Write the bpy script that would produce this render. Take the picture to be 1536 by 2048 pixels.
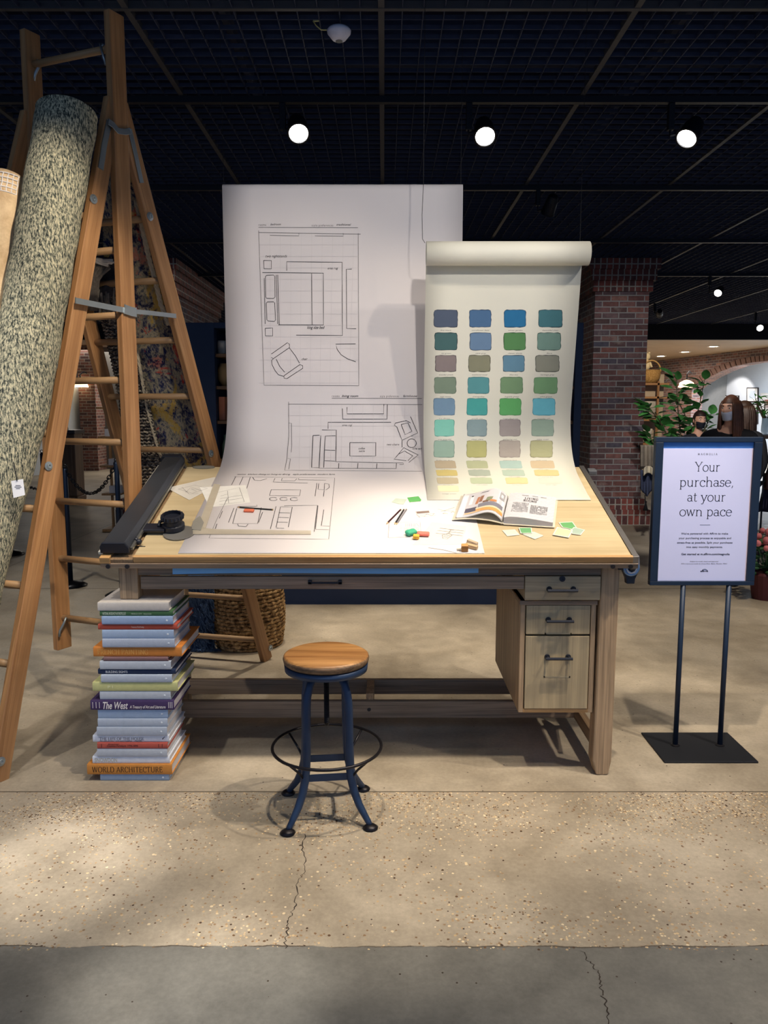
import bpy, bmesh, math, random
from mathutils import Vector, Matrix
random.seed(7)
sc = bpy.context.scene
for o in list(bpy.data.objects): bpy.data.objects.remove(o)
R = math.radians
# ---------------------------------------------------------------- camera
F = 1580.0; PT = R(7.36); HC = 1.5
cp, sp = math.cos(PT), math.sin(PT)
cam = bpy.data.cameras.new('camera'); camo = bpy.data.objects.new('camera', cam); sc.collection.objects.link(camo)
camo.location = (0, 0, HC); camo.rotation_euler = (R(90)-PT, 0, 0)
cam.sensor_fit = 'VERTICAL'; cam.sensor_height = 36.0; cam.lens = 36.0*F/2048; cam.clip_end = 200
sc.camera = camo
# ---------------------------------------------------------------- view, world, lights
sc.view_settings.view_transform = 'Standard'; sc.view_settings.look = 'None'
sc.view_settings.gamma = 1.0; sc.view_settings.use_curve_mapping = False
sc.view_settings.exposure = 0.2
W = bpy.data.worlds.new('world'); sc.world = W; W.use_nodes = True
W.node_tree.nodes['Background'].inputs[0].default_value = (0.42, 0.62, 1.0, 1)
W.node_tree.nodes['Background'].inputs[1].default_value = 0.42
def spot(name, loc, tgt, power, cone=60, col=(1, .86, .68), size=.05, blend=.5):
    l = bpy.data.lights.new(name, 'SPOT'); l.energy = power; l.spot_size = R(cone); l.spot_blend = blend
    l.color = col; l.shadow_soft_size = size
    o = bpy.data.objects.new(name, l); sc.collection.objects.link(o); o.location = loc
    o.rotation_euler = (Vector(tgt)-Vector(loc)).to_track_quat('-Z', 'Y').to_euler(); return o
def area(name, loc, tgt, power, sx, sy, col=(1, 1, 1)):
    l = bpy.data.lights.new(name, 'AREA'); l.shape = 'RECTANGLE'; l.size = sx; l.size_y = sy; l.energy = power; l.color = col
    o = bpy.data.objects.new(name, l); sc.collection.objects.link(o); o.location = loc
    o.rotation_euler = (Vector(tgt)-Vector(loc)).to_track_quat('-Z', 'Y').to_euler(); return o
WARM = (1, .86, .68); NEU = (1, .93, .84); COOL = (.72, .84, 1)
spot('desk_spot', (1.15, 2.35, 3.3), (.35, 3.75, 1.0), 48, 66, WARM, .03)
spot('desk_spot', (2.1, 2.5, 3.3), (.3, 3.6, .9), 42, 62, NEU, .03)
spot('desk_spot', (-.35, 2.2, 3.3), (-.5, 3.9, 1.3), 36, 62, WARM, .03)
spot('ladder_spot', (-.3, 1.9, 3.2), (-1.75, 3.3, 1.7), 165, 46, WARM, .035)
spot('paper_spot', (.6, 1.0, 3.2), (-.05, 4.1, 2.1), 165, 36, NEU, .05)
spot('books_spot', (-1.25, 1.9, 3.3), (-1.1, 3.0, .2), 85, 26, NEU, .03)
spot('front_spot', (1.0, 2.45, 3.35), (.7, 3.1, 0), 190, 56, WARM, .025)
spot('front_spot', (-.1, 2.4, 3.35), (-.7, 3.05, 0), 150, 54, WARM, .025)
spot('front_spot', (2.1, 2.55, 3.35), (.9, 3.1, 0), 130, 58, WARM, .025)
spot('leg_spot', (2.2, 2.0, 3.35), (1.3, 3.2, .4), 70, 40, WARM, .025)
spot('foreground_spot', (.6, 1.0, 3.3), (.4, 1.5, 0), 18, 52, NEU, .25, 1)
spot('rug_spot', (-2.3, 1.5, 3.2), (-1.95, 3.1, 1.5), 120, 40, NEU, .03)
spot('shelf_fill', (4.2, 11.5, 3.0), (4.9, 14.6, 1.6), 260, 50, WARM, .06)  # added fill that brightens the far shelves
spot('back_track_spot', (-.534, 5.06, 3.12), (-.4, 4.95, 0), 130, 44, WARM, .03)
spot('back_track_spot', (.632, 5.06, 3.10), (.5, 4.95, 0), 130, 44, WARM, .03)
spot('back_track_spot', (1.87, 5.06, 3.09), (2.0, 4.9, 0), 110, 58, WARM, .03)
spot('floor_spot', (-1.3, 1.5, 3.2), (-1.08, 2.44, 0), 420, 13, NEU, .12, .6)
spot('floor_spot', (-.65, .9, 3.2), (-.50, 1.86, 0), 420, 13, NEU, .12, .6)
spot('floor_spot', (.5, 6.0, 3.3), (.3, 6.2, 0), 150, 66, WARM, .05)
spot('floor_spot', (-2.7, 5.4, 3.3), (-2.8, 5.6, 0), 130, 80, NEU, .05)
spot('floor_spot', (3.2, 5.0, 3.3), (3.3, 5.4, 0), 140, 78, WARM, .05)
spot('basket_spot', (.5, 4.6, 3.3), (-.8, 5.0, .2), 70, 30, WARM, .03)
spot('people_fill', (2.0, 5.6, 3.3), (3.2, 8.0, 1.45), 330, 40, NEU, .05)  # added fill for the faces, no fixture hangs there
spot('pier_fill', (2.2, 7.4, 3.25), (3.1, 10.4, 1.7), 130, 50, NEU, .05)  # two added fills that brighten the brick piers
spot('pier_fill', (-1.2, 7.4, 3.25), (-2.9, 11.5, 1.5), 120, 48, NEU, .05)
area('back_room_light', (5.5, 21.5, 2.95), (5.5, 21.5, 0), 420, 5, 4, (1, .9, .78))
area('arch_room_light', (11.0, 22.0, 2.95), (11.3, 22.2, 1.0), 700, .8, 4, (.82, .9, 1))
area('left_room_light', (-7.0, 21.5, 2.95), (-7.0, 21.5, 0), 300, 5, 4, (1, .92, .82))
# ---------------------------------------------------------------- pixel <-> world
def ray(px, py):
    u = (px-768)/F; v = (1024-py)/F
    return Vector((u, cp+v*sp, -sp+v*cp))
CAM = Vector((0, 0, HC))
def atY(px, py, Y): r = ray(px, py); return CAM+r*(Y/r.y)
def atZ(px, py, Z=0): r = ray(px, py); return CAM+r*((Z-HC)/r.z)
def atP(px, py, p, n):
    r = ray(px, py); p = Vector(p); n = Vector(n); return CAM+r*((p-CAM).dot(n)/r.dot(n))
# ---------------------------------------------------------------- materials
def lin(c):
    return tuple(((x/255)/12.92 if x/255 <= .04045 else ((x/255+.055)/1.055)**2.4) for x in c)
def newmat(name):
    m = bpy.data.materials.new(name); m.use_nodes = True; nt = m.node_tree
    return m, nt, nt.nodes['Principled BSDF']
def N(nt, t, **k):
    n = nt.nodes.new(t)
    for a, b in k.items(): setattr(n, a, b)
    return n
def mapped(nt, coord='Object', scale=(1, 1, 1)):
    tc = N(nt, 'ShaderNodeTexCoord'); mp = N(nt, 'ShaderNodeMapping'); mp.inputs['Scale'].default_value = scale
    nt.links.new(tc.outputs[coord], mp.inputs[0]); return mp.outputs[0]
def ramp(nt, fac, stops):
    r = N(nt, 'ShaderNodeValToRGB'); e = r.color_ramp.elements
    while len(e) < len(stops): e.new(.5)
    for i, (p, c) in enumerate(stops): e[i].position = p; e[i].color = (*c, 1)
    nt.links.new(fac, r.inputs[0]); return r.outputs[0]
def noise(nt, vec, scale=5, detail=4, rough=.55, dist=0):
    n = N(nt, 'ShaderNodeTexNoise'); n.inputs['Scale'].default_value = scale; n.inputs['Detail'].default_value = detail
    n.inputs['Roughness'].default_value = rough; n.inputs['Distortion'].default_value = dist
    nt.links.new(vec, n.inputs['Vector']); return n.outputs['Fac']
def bumpn(nt, b, h, strength, dist=.01):
    bn = N(nt, 'ShaderNodeBump'); bn.inputs['Strength'].default_value = strength; bn.inputs['Distance'].default_value = dist
    nt.links.new(h, bn.inputs['Height']); nt.links.new(bn.outputs[0], b.inputs['Normal'])
def mathn(nt, op, a, b=None, c=None):
    n = N(nt, 'ShaderNodeMath', operation=op)
    for i, v in enumerate((a, b, c)):
        if v is None: continue
        if isinstance(v, (int, float)): n.inputs[i].default_value = v
        else: nt.links.new(v, n.inputs[i])
    return n.outputs[0]
def mixc(nt, f, a, b, blend='MIX'):
    n = N(nt, 'ShaderNodeMix', data_type='RGBA', blend_type=blend)
    for i, v in ((0, f), (6, a), (7, b)):
        if isinstance(v, (int, float)): n.inputs[i].default_value = v
        elif isinstance(v, tuple): n.inputs[i].default_value = (*v, 1)
        else: nt.links.new(v, n.inputs[i])
    return n.outputs[2]
_mc = {}
def M(col, rough=.6, metal=0, var=.06, vs=12, bump=0, name=None, alpha=1, trans=0, emit=0, spec=.5):
    key = (col, rough, metal, var, vs, bump, alpha, trans, emit, spec)
    if key in _mc: return _mc[key]
    m, nt, b = newmat(name or 'paint'); L = lin(col)
    v = mapped(nt)
    n = noise(nt, v, vs, 4)
    nt.links.new(ramp(nt, n, [(.3, tuple(x*(1-var) for x in L)), (.7, tuple(min(1, x*(1+var)) for x in L))]), b.inputs['Base Color'])
    b.inputs['Roughness'].default_value = rough; b.inputs['Metallic'].default_value = metal
    b.inputs['Specular IOR Level'].default_value = spec
    if bump: bumpn(nt, b, noise(nt, v, vs*6, 3), bump, .004)
    if alpha < 1: b.inputs['Alpha'].default_value = alpha
    if trans: b.inputs['Transmission Weight'].default_value = trans
    if emit:
        b.inputs['Emission Color'].default_value = (*L, 1); b.inputs['Emission Strength'].default_value = emit
    _mc[key] = m; return m
def wood(name, c1, c2, axis='Z', rough=.5, sc_=1.0, dark=.35, bump=.15):
    m, nt, b = newmat(name)
    s = {'X': (1.2, 28, 28), 'Y': (28, 1.2, 28), 'Z': (28, 28, 1.2)}[axis]
    v = mapped(nt, 'Object', tuple(x*sc_ for x in s))
    n1 = noise(nt, v, 1.0, 6, .6, .6)
    s2 = {'X': (3, 160, 160), 'Y': (160, 3, 160), 'Z': (160, 160, 3)}[axis]
    v2 = mapped(nt, 'Object', s2); n2 = noise(nt, v2, 1, 3)
    col = ramp(nt, n1, [(.3, lin(c1)), (.68, lin(c2))])
    streak = ramp(nt, n2, [(.35, (1-dark,)*3), (.6, (1, 1, 1))])
    n3 = noise(nt, mapped(nt), 3.0, 3)
    blot = ramp(nt, n3, [(.3, (.85, .83, .8)), (.7, (1, 1, 1))])
    nt.links.new(mixc(nt, 1.0, mixc(nt, 1.0, col, streak, 'MULTIPLY'), blot, 'MULTIPLY'), b.inputs['Base Color'])
    b.inputs['Roughness'].default_value = rough
    if bump: bumpn(nt, b, n2, bump, .002)
    return m
def brick(name, cols, mortar, scale=1.0, rough=.85):
    m, nt, b = newmat(name)
    v = mapped(nt, 'UV'); bt = N(nt, 'ShaderNodeTexBrick'); nt.links.new(v, bt.inputs['Vector'])
    bt.inputs['Scale'].default_value = 1.0/scale; bt.inputs['Brick Width'].default_value = .215; bt.inputs['Row Height'].default_value = .072
    bt.inputs['Mortar Size'].default_value = .008; bt.inputs['Mortar Smooth'].default_value = .3; bt.offset = .5
    bt.inputs['Color1'].default_value = (0, 0, 0, 1); bt.inputs['Color2'].default_value = (1, 1, 1, 1)
    bt.inputs['Mortar'].default_value = (.5, .5, .5, 1); bt.inputs['Bias'].default_value = 0
    rgb = N(nt, 'ShaderNodeSeparateColor'); nt.links.new(bt.outputs['Color'], rgb.inputs[0])
    k = len(cols); c = ramp(nt, rgb.outputs[0], [(i/(k-1), lin(q)) for i, q in enumerate(cols)])
    n = noise(nt, v, 14, 6, .7); c2 = mixc(nt, 1.0, c, ramp(nt, n, [(.3, (.55, .55, .58)), (.7, (1.25, 1.2, 1.15))]), 'MULTIPLY')
    n2 = noise(nt, v, 3.1, 5, .7)
    c3 = mixc(nt, ramp(nt, n2, [(.58, (0, 0, 0)), (.7, (.6, .6, .6))]), c2, lin((140, 130, 125)))
    nt.links.new(mixc(nt, bt.outputs['Fac'], c3, lin(mortar)), b.inputs['Base Color'])
    b.inputs['Roughness'].default_value = rough
    h = mixc(nt, .25, mixc(nt, bt.outputs['Fac'], (1., 1., 1.), (0., 0., 0.)), n)
    bumpn(nt, b, h, .7, .012)
    return m
# ---------------------------------------------------------------- mesh builder
WL = {}
class MB:
    def __init__(s): s.v = []; s.f = []; s.m = []; s.uv = None; s.X = None
    def add(s, vs, fs, m=0):
        k = len(s.v)
        if s.X is not None: vs = [s.X @ Vector(p) for p in vs]
        s.v += [Vector(p) for p in vs]; s.f += [tuple(i+k for i in f) for f in fs]; s.m += [m]*len(fs); return s
    def box(s, x0, x1, y0, y1, z0, z1, m=0):
        return s.hexa([(x0, y0, z0), (x1, y0, z0), (x1, y1, z0), (x0, y1, z0), (x0, y0, z1), (x1, y0, z1), (x1, y1, z1), (x0, y1, z1)], m)
    def hexa(s, p, m=0):
        return s.add(p, [(0, 3, 2, 1), (4, 5, 6, 7), (0, 1, 5, 4), (1, 2, 6, 5), (2, 3, 7, 6), (3, 0, 4, 7)], m)
    def prism(s, pts, d, m=0):
        n = len(pts); d = Vector(d); a = [Vector(p) for p in pts]
        fs = [tuple(range(n))[::-1], tuple(range(n, 2*n))]+[(i, (i+1) % n, n+(i+1) % n, n+i) for i in range(n)]
        return s.add(a+[p+d for p in a], fs, m)
    def poly(s, pts, m=0): return s.add(pts, [tuple(range(len(pts)))], m)
    def tube(s, pts, r, seg=10, closed=False, m=0, caps=True, flat=None):
        P = [Vector(p) for p in pts]; n = len(P); rr = r if isinstance(r, (list, tuple)) else [r]*n
        up = None; vs = []
        for i in range(n):
            if closed: t = P[(i+1) % n]-P[i-1]
            else: t = P[min(i+1, n-1)]-P[max(i-1, 0)]
            t.normalize()
            if up is None:
                up = Vector((0, 0, 1)) if abs(t.z) < .9 else Vector((1, 0, 0))
            a = t.cross(up).normalized(); b = a.cross(t).normalized(); up = b
            for j in range(seg):
                q = 2*math.pi*j/seg; vs.append(P[i]+a*(rr[i]*math.cos(q))+b*(rr[i]*math.sin(q)*(flat or 1)))
        fs = []
        for i in range(n if closed else n-1):
            for j in range(seg):
                fs.append((i*seg+j, i*seg+(j+1) % seg, ((i+1) % n)*seg+(j+1) % seg, ((i+1) % n)*seg+j))
        if caps and not closed: fs += [tuple(range(seg))[::-1], tuple(range((n-1)*seg, n*seg))]
        return s.add(vs, fs, m)
    def lathe(s, prof, c=(0, 0, 0), seg=32, m=0, ax=None):
        X = ax or Matrix.Identity(3); c = Vector(c); vs = []
        for r, z in prof:
            for j in range(seg):
                q = 2*math.pi*j/seg; vs.append(c+X @ Vector((r*math.cos(q), r*math.sin(q), z)))
        fs = [(i*seg+j, i*seg+(j+1) % seg, (i+1)*seg+(j+1) % seg, (i+1)*seg+j) for i in range(len(prof)-1) for j in range(seg)]
        if prof[0][0] > 1e-6: fs.append(tuple(range(seg))[::-1])
        if prof[-1][0] > 1e-6: fs.append(tuple(range((len(prof)-1)*seg, len(prof)*seg)))
        return s.add(vs, fs, m)
    def grid(s, nu, nv, fn, m=0):
        vs = [fn(i/nu, j/nv) for j in range(nv+1) for i in range(nu+1)]
        fs = [(j*(nu+1)+i, j*(nu+1)+i+1, (j+1)*(nu+1)+i+1, (j+1)*(nu+1)+i) for j in range(nv) for i in range(nu)]
        return s.add(vs, fs, m)
    def ball(s, c, r, seg=16, rings=10, m=0, X=None):
        c = Vector(c); r = Vector(r) if not isinstance(r, (int, float)) else Vector((r, r, r)); X = X or Matrix.Identity(3)
        vs = [c+X @ Vector((0, 0, -r.z))]
        for i in range(1, rings):
            a = math.pi*i/rings-math.pi/2
            for j in range(seg):
                q = 2*math.pi*j/seg; vs.append(c+X @ Vector((r.x*math.cos(a)*math.cos(q), r.y*math.cos(a)*math.sin(q), r.z*math.sin(a))))
        vs.append(c+X @ Vector((0, 0, r.z))); k = len(vs)-1
        fs = [(0, 1+(j+1) % seg, 1+j) for j in range(seg)]
        for i in range(rings-2):
            for j in range(seg): fs.append((1+i*seg+j, 1+i*seg+(j+1) % seg, 1+(i+1)*seg+(j+1) % seg, 1+(i+1)*seg+j))
        fs += [(k, 1+(rings-2)*seg+j, 1+(rings-2)*seg+(j+1) % seg) for j in range(seg)]
        return s.add(vs, fs, m)
    def build(s, name, mat, parent=None, bevel=0, smooth=False, solid=0, label=None, origin=None, sub=0):
        me = bpy.data.meshes.new(name)
        if parent is None:
            if origin is None:
                xs = [p.x for p in s.v]; ys = [p.y for p in s.v]; zs = [p.z for p in s.v]
                origin = Vector(((min(xs)+max(xs))/2, (min(ys)+max(ys))/2, min(zs)))
            o0 = Vector(origin)
        else: o0 = WL[parent.name]
        me.from_pydata([p-o0 for p in s.v], [], s.f); me.update()
        for mt in (mat if isinstance(mat, (list, tuple)) else [mat]): me.materials.append(mt)
        for i, p in enumerate(me.polygons): p.material_index = s.m[i]; p.use_smooth = smooth
        uvl = me.uv_layers.new(name='UVMap').data
        for p in me.polygons:
            n = p.normal; ax = max(range(3), key=lambda k: abs(n[k]))
            for li in p.loop_indices:
                co = s.v[me.loops[li].vertex_index]
                uvl[li].uv = (co.y, co.z) if ax == 0 else ((co.x, co.z) if ax == 1 else (co.x, co.y))
        o = bpy.data.objects.new(name, me); sc.collection.objects.link(o)
        if parent is None: o.location = o0; WL[o.name] = o0
        else: o.parent = parent; WL[o.name] = o0
        if label: o['label'] = label
        if solid: md = o.modifiers.new('s', 'SOLIDIFY'); md.thickness = abs(solid); md.offset = 1 if solid > 0 else -1
        if bevel:
            md = o.modifiers.new('b', 'BEVEL'); md.width = bevel; md.segments = 2; md.limit_method = 'ANGLE'; md.angle_limit = R(40)
        if sub: md = o.modifiers.new('u', 'SUBSURF'); md.levels = sub; md.render_levels = sub
        if smooth and hasattr(me, 'shade_auto_smooth'): pass
        return o
def tag(o, label=None, cat=None, group=None, kind=None):
    if label: o['label'] = label
    if cat: o['category'] = cat
    if group: o['group'] = group
    if kind: o['kind'] = kind
    return o
def thing(name, loc, label, cat, group=None):
    o = bpy.data.objects.new(name, None); sc.collection.objects.link(o); o.location = loc; o.empty_display_size = .05
    WL[o.name] = Vector(loc); return tag(o, label, cat, group)
def struct(o): o['kind'] = 'structure'; return o
def box(name, x0, x1, y0, y1, z0, z1, mat, parent=None, bevel=0, **k):
    return MB().box(x0, x1, y0, y1, z0, z1).build(name, mat, parent, bevel, **k)
def bar(name, p0, p1, wa, wb, da, mat, parent, bevel=.002, label=None):
    """timber bar along p0-p1 with its own local Z along the grain"""
    p0 = Vector(p0); p1 = Vector(p1); z = (p1-p0).normalized(); a = Vector(da); a = (a-z*a.dot(z)).normalized(); b = z.cross(a)
    L = (p1-p0).length; me = bpy.data.meshes.new(name)
    x, y = wa/2, wb/2
    vs = [(-x, -y, 0), (x, -y, 0), (x, y, 0), (-x, y, 0), (-x, -y, L), (x, -y, L), (x, y, L), (-x, y, L)]
    me.from_pydata(vs, [], [(0, 3, 2, 1), (4, 5, 6, 7), (0, 1, 5, 4), (1, 2, 6, 5), (2, 3, 7, 6), (3, 0, 4, 7)]); me.materials.append(mat)
    o = bpy.data.objects.new(name, me); sc.collection.objects.link(o)
    mt = Matrix((a, b, z)).transposed().to_4x4(); base = WL[parent.name] if parent else Vector((0, 0, 0))
    o.parent = parent; mt.translation = p0-base; o.matrix_local = mt; WL[o.name] = p0
    if bevel: md = o.modifiers.new('b', 'BEVEL'); md.width = bevel; md.segments = 2
    if label: o['label'] = label
    return o
def rod(name, p0, p1, r, mat, parent, seg=12):
    p0 = Vector(p0); p1 = Vector(p1); z = (p1-p0).normalized(); a = z.orthogonal().normalized(); b = z.cross(a); L = (p1-p0).length
    mb = MB().lathe([(0, 0), (r, 0), (r, L), (0, L)], seg=seg)
    me = bpy.data.meshes.new(name); me.from_pydata(mb.v, [], mb.f); me.materials.append(mat)
    for q in me.polygons: q.use_smooth = len(q.vertices) == 4 and abs(q.normal.z) < .5
    o = bpy.data.objects.new(name, me); sc.collection.objects.link(o)
    mt = Matrix((a, b, z)).transposed().to_4x4(); o.parent = parent; mt.translation = p0-WL[parent.name]; o.matrix_local = mt; WL[o.name] = p0
    return o
# ---------------------------------------------------------------- lettering
_tc = {}
def textgeo(body, shear=0.0, bold=0.0, space=1.0):
    key = (body, shear, bold, space)
    if key in _tc: return _tc[key]
    cu = bpy.data.curves.new('t', 'FONT'); cu.body = body; cu.size = 1; cu.shear = shear; cu.offset = bold; cu.space_character = space; cu.resolution_u = 3
    o = bpy.data.objects.new('t', cu); sc.collection.objects.link(o)
    dg = bpy.context.evaluated_depsgraph_get(); dg.update(); me = bpy.data.meshes.new_from_object(o.evaluated_get(dg))
    vs = [(v.co.x, v.co.y) for v in me.vertices]; fs = [tuple(p.vertices) for p in me.polygons]
    bpy.data.objects.remove(o); bpy.data.curves.remove(cu); bpy.data.meshes.remove(me)
    _tc[key] = (vs, fs); return _tc[key]
# strokes for a serif alphabet: lists of polylines, units of cap height ~ .7
def arc(cx, cy, rx, ry, a0, a1, n=14): return [(cx+rx*math.cos(R(a0+(a1-a0)*i/n)), cy+ry*math.sin(R(a0+(a1-a0)*i/n))) for i in range(n+1)]
def sf(x, y, l=.07, r=.07): return [(x-l, y), (x+r, y)]
GL = {
 'A': (.66, [[(.06, 0), (.32, .7)], [(.32, .7), (.6, 0)], [(.16, .24), (.5, .24)], sf(.06, 0), sf(.6, 0)]),
 'B': (.58, [[(.12, 0), (.12, .7)], [(.05, .7), (.3, .7)]+arc(.3, .53, .15, .17, 90, -90)+[(.12, .36)], [(.3, .36)]+arc(.32, .18, .18, .18, 90, -90)+[(.05, 0)]]),
 'C': (.64, [arc(.36, .35, .3, .36, 48, 318, 22), [(.57, .66), (.57, .48)]]),
 'D': (.7, [[(.12, 0), (.12, .7)], [(.05, .7), (.3, .7)]+arc(.32, .35, .3, .35, 90, -90)+[(.05, 0)]]),
 'E': (.56, [[(.12, 0), (.12, .7)], [(.05, .7), (.48, .7), (.48, .58)], [(.12, .36), (.38, .36)], [(.38, .42), (.38, .3)], [(.05, 0), (.5, 0), (.5, .13)]]),
 'F': (.54, [[(.12, 0), (.12, .7)], [(.05, .7), (.48, .7), (.48, .58)], [(.12, .36), (.38, .36)], [(.38, .42), (.38, .3)], sf(.12, 0)]),
 'G': (.7, [arc(.36, .35, .3, .36, 48, 318, 22), [(.57, .66), (.57, .5)], [(.59, .06), (.59, .3)], sf(.59, .3)]),
 'H': (.72, [[(.12, 0), (.12, .7)], [(.58, 0), (.58, .7)], [(.12, .36), (.58, .36)], sf(.12, 0), sf(.58, 0), sf(.12, .7), sf(.58, .7)]),
 'I': (.3, [[(.14, 0), (.14, .7)], sf(.14, 0), sf(.14, .7)]),
 'L': (.54, [[(.12, 0), (.12, .7)], sf(.12, .7), [(.05, 0), (.48, 0), (.48, .14)]]),
 'M': (.84, [[(.1, 0), (.12, .7)], [(.12, .7), (.4, .05)], [(.4, .05), (.68, .7)], [(.68, .7), (.7, 0)], sf(.1, 0), sf(.7, 0)]),
 'N': (.74, [[(.12, 0), (.12, .7)], [(.12, .7), (.6, 0)], [(.6, 0), (.6, .7)], sf(.12, 0), sf(.6, .7), sf(.1, .7, .07, .02)]),
 'O': (.74, [arc(.36, .35, .31, .36, 0, 360, 28)]),
 'P': (.56, [[(.12, 0), (.12, .7)], [(.05, .7), (.3, .7)]+arc(.3, .52, .18, .18, 90, -90)+[(.12, .34)], sf(.12, 0)]),
 'R': (.62, [[(.12, 0), (.12, .7)], [(.05, .7), (.3, .7)]+arc(.3, .53, .17, .17, 90, -90)+[(.12, .36)], [(.3, .36), (.54, 0)], sf(.12, 0), sf(.57, 0, .04, .05)]),
 'S': (.5, [arc(.25, .53, .17, .17, 40, 265, 12)+arc(.25, .18, .19, .18, 90, -140, 14), [(.4, .7), (.4, .56)], [(.06, .14), (.06, 0)]]),
 'T': (.6, [[(.29, 0), (.29, .7)], [(.04, .58), (.04, .7), (.54, .7), (.54, .58)], sf(.29, 0)]),
 'U': (.72, [[(.12, .7), (.12, .22)]+arc(.35, .22, .23, .23, 180, 360), [(.58, .22), (.58, .7)], sf(.12, .7), sf(.58, .7)]),
 'V': (.66, [[(.06, .7), (.32, 0)], [(.32, 0), (.58, .7)], sf(.06, .7), sf(.58, .7)]),
 'W': (.92, [[(.06, .7), (.26, 0)], [(.26, 0), (.44, .7)], [(.44, .7), (.64, 0)], [(.64, 0), (.84, .7)], sf(.06, .7), sf(.44, .7), sf(.84, .7)]),
 'Y': (.62, [[(.05, .7), (.3, .34), (.3, 0)], [(.3, .34), (.54, .7)], sf(.05, .7), sf(.54, .7), sf(.3, 0)]),
 'a': (.46, [arc(.2, .31, .15, .15, 150, 0, 10)+[(.35, .08)]+arc(.4, .07, .05, .06, 180, 320, 5), arc(.2, .13, .15, .13, 0, 360, 18)]),
 'c': (.44, [arc(.25, .23, .2, .24, 45, 320, 20), arc(.37, .38, .03, .03, 0, 360, 6)]),
 'e': (.46, [[(.05, .26), (.42, .26)]+arc(.24, .23, .2, .24, 10, 320, 22)]),
 'h': (.56, [[(.11, 0), (.11, .74)], sf(.11, .74, .07, 0), arc(.27, .29, .16, .17, 180, 0, 12)+[(.43, 0)], sf(.11, 0), sf(.43, 0)]),
 'n': (.56, [[(.11, 0), (.11, .46)], sf(.11, .46, .07, 0), arc(.27, .29, .16, .17, 180, 0, 12)+[(.43, 0)], sf(.11, 0), sf(.43, 0)]),
 'o': (.5, [arc(.25, .23, .21, .24, 0, 360, 26)]),
 'p': (.52, [[(.11, -.22), (.11, .46)], sf(.11, .46, .07, 0), arc(.26, .23, .19, .24, 140, -140, 20), sf(.11, -.22)]),
 'r': (.38, [[(.11, 0), (.11, .46)], sf(.11, .46, .07, 0), arc(.26, .28, .15, .18, 180, 60, 9), sf(.11, 0)]),
 's': (.38, [arc(.19, .35, .12, .12, 30, 255, 12)+arc(.19, .12, .13, .12, 90, -145, 12), [(.31, .46), (.31, .36)], [(.05, .1), (.05, 0)]]),
 't': (.34, [[(.14, .62), (.14, .1)]+arc(.22, .09, .08, .1, 180, 330, 8), [(.03, .46), (.28, .46)]]),
 'u': (.56, [[(.11, .46), (.11, .16)]+arc(.26, .16, .15, .17, 180, 340, 10), [(.42, .46), (.42, 0)], sf(.11, .46, .07, 0), sf(.42, .46, .07, 0), sf(.42, 0, 0, .07)]),
 'w': (.68, [[(.06, .46), (.2, 0)], [(.2, 0), (.33, .44)], [(.33, .44), (.47, 0)], [(.47, 0), (.6, .46)], sf(.06, .46), sf(.33, .46, .05, .05), sf(.6, .46)]),
 'y': (.5, [[(.06, .46), (.25, .02)], [(.44, .46), (.2, -.12)]+arc(.12, -.13, .07, .08, 0, -150, 8), sf(.06, .46), sf(.44, .46)]),
 ',': (.22, [[(.1, .05), (.12, -.02), (.06, -.12)]]),
 ' ': (.26, []),
}
def serifgeo(body, thin=.03, thick=.075, gap=0.0):
    vs = []; fs = []; x = 0
    for ch in body:
        w, st = GL.get(ch, GL[' '])
        for pl in st:
            n = len(pl)
            if n < 2: continue
            k = len(vs)
            for i, (a, b) in enumerate(pl):
                q0 = pl[max(i-1, 0)]; q1 = pl[min(i+1, n-1)]; dx, dy = q1[0]-q0[0], q1[1]-q0[1]; L = math.hypot(dx, dy) or 1e-6; dx /= L; dy /= L
                h = (thin+(thick-thin)*abs(dy)**1.5*(.45 if (dx*dy > .12 and n <= 3) else 1))/2
                ex = h if n == 2 and abs(dy) < .2 else 0
                e = -ex if i == 0 else (ex if i == n-1 else 0)
                vs += [(x+a-dy*h, b+dx*h), (x+a+dy*h, b-dx*h)]
            for i in range(n-1): fs.append((k+2*i, k+2*i+1, k+2*i+3, k+2*i+2))
        x += w+gap
    return vs, fs
def place_text(mb, geo, fn, x, y, size=None, width=None, align='L', m=0, wrap=None):
    """fn maps a flat (x,y) in metres to a point of the surface"""
    vs, fs = geo
    if not vs: return
    x0 = min(v[0] for v in vs); x1 = max(v[0] for v in vs)
    s = size if size else width/(x1-x0); sx = width/(x1-x0) if width else s
    ox = x if align == 'L' else (x-(x1+x0)*sx/2 if align == 'C' else x-x1*sx)
    mb.add([fn(ox+a*sx, y+b*s) for a, b in vs], fs, m)
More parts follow.
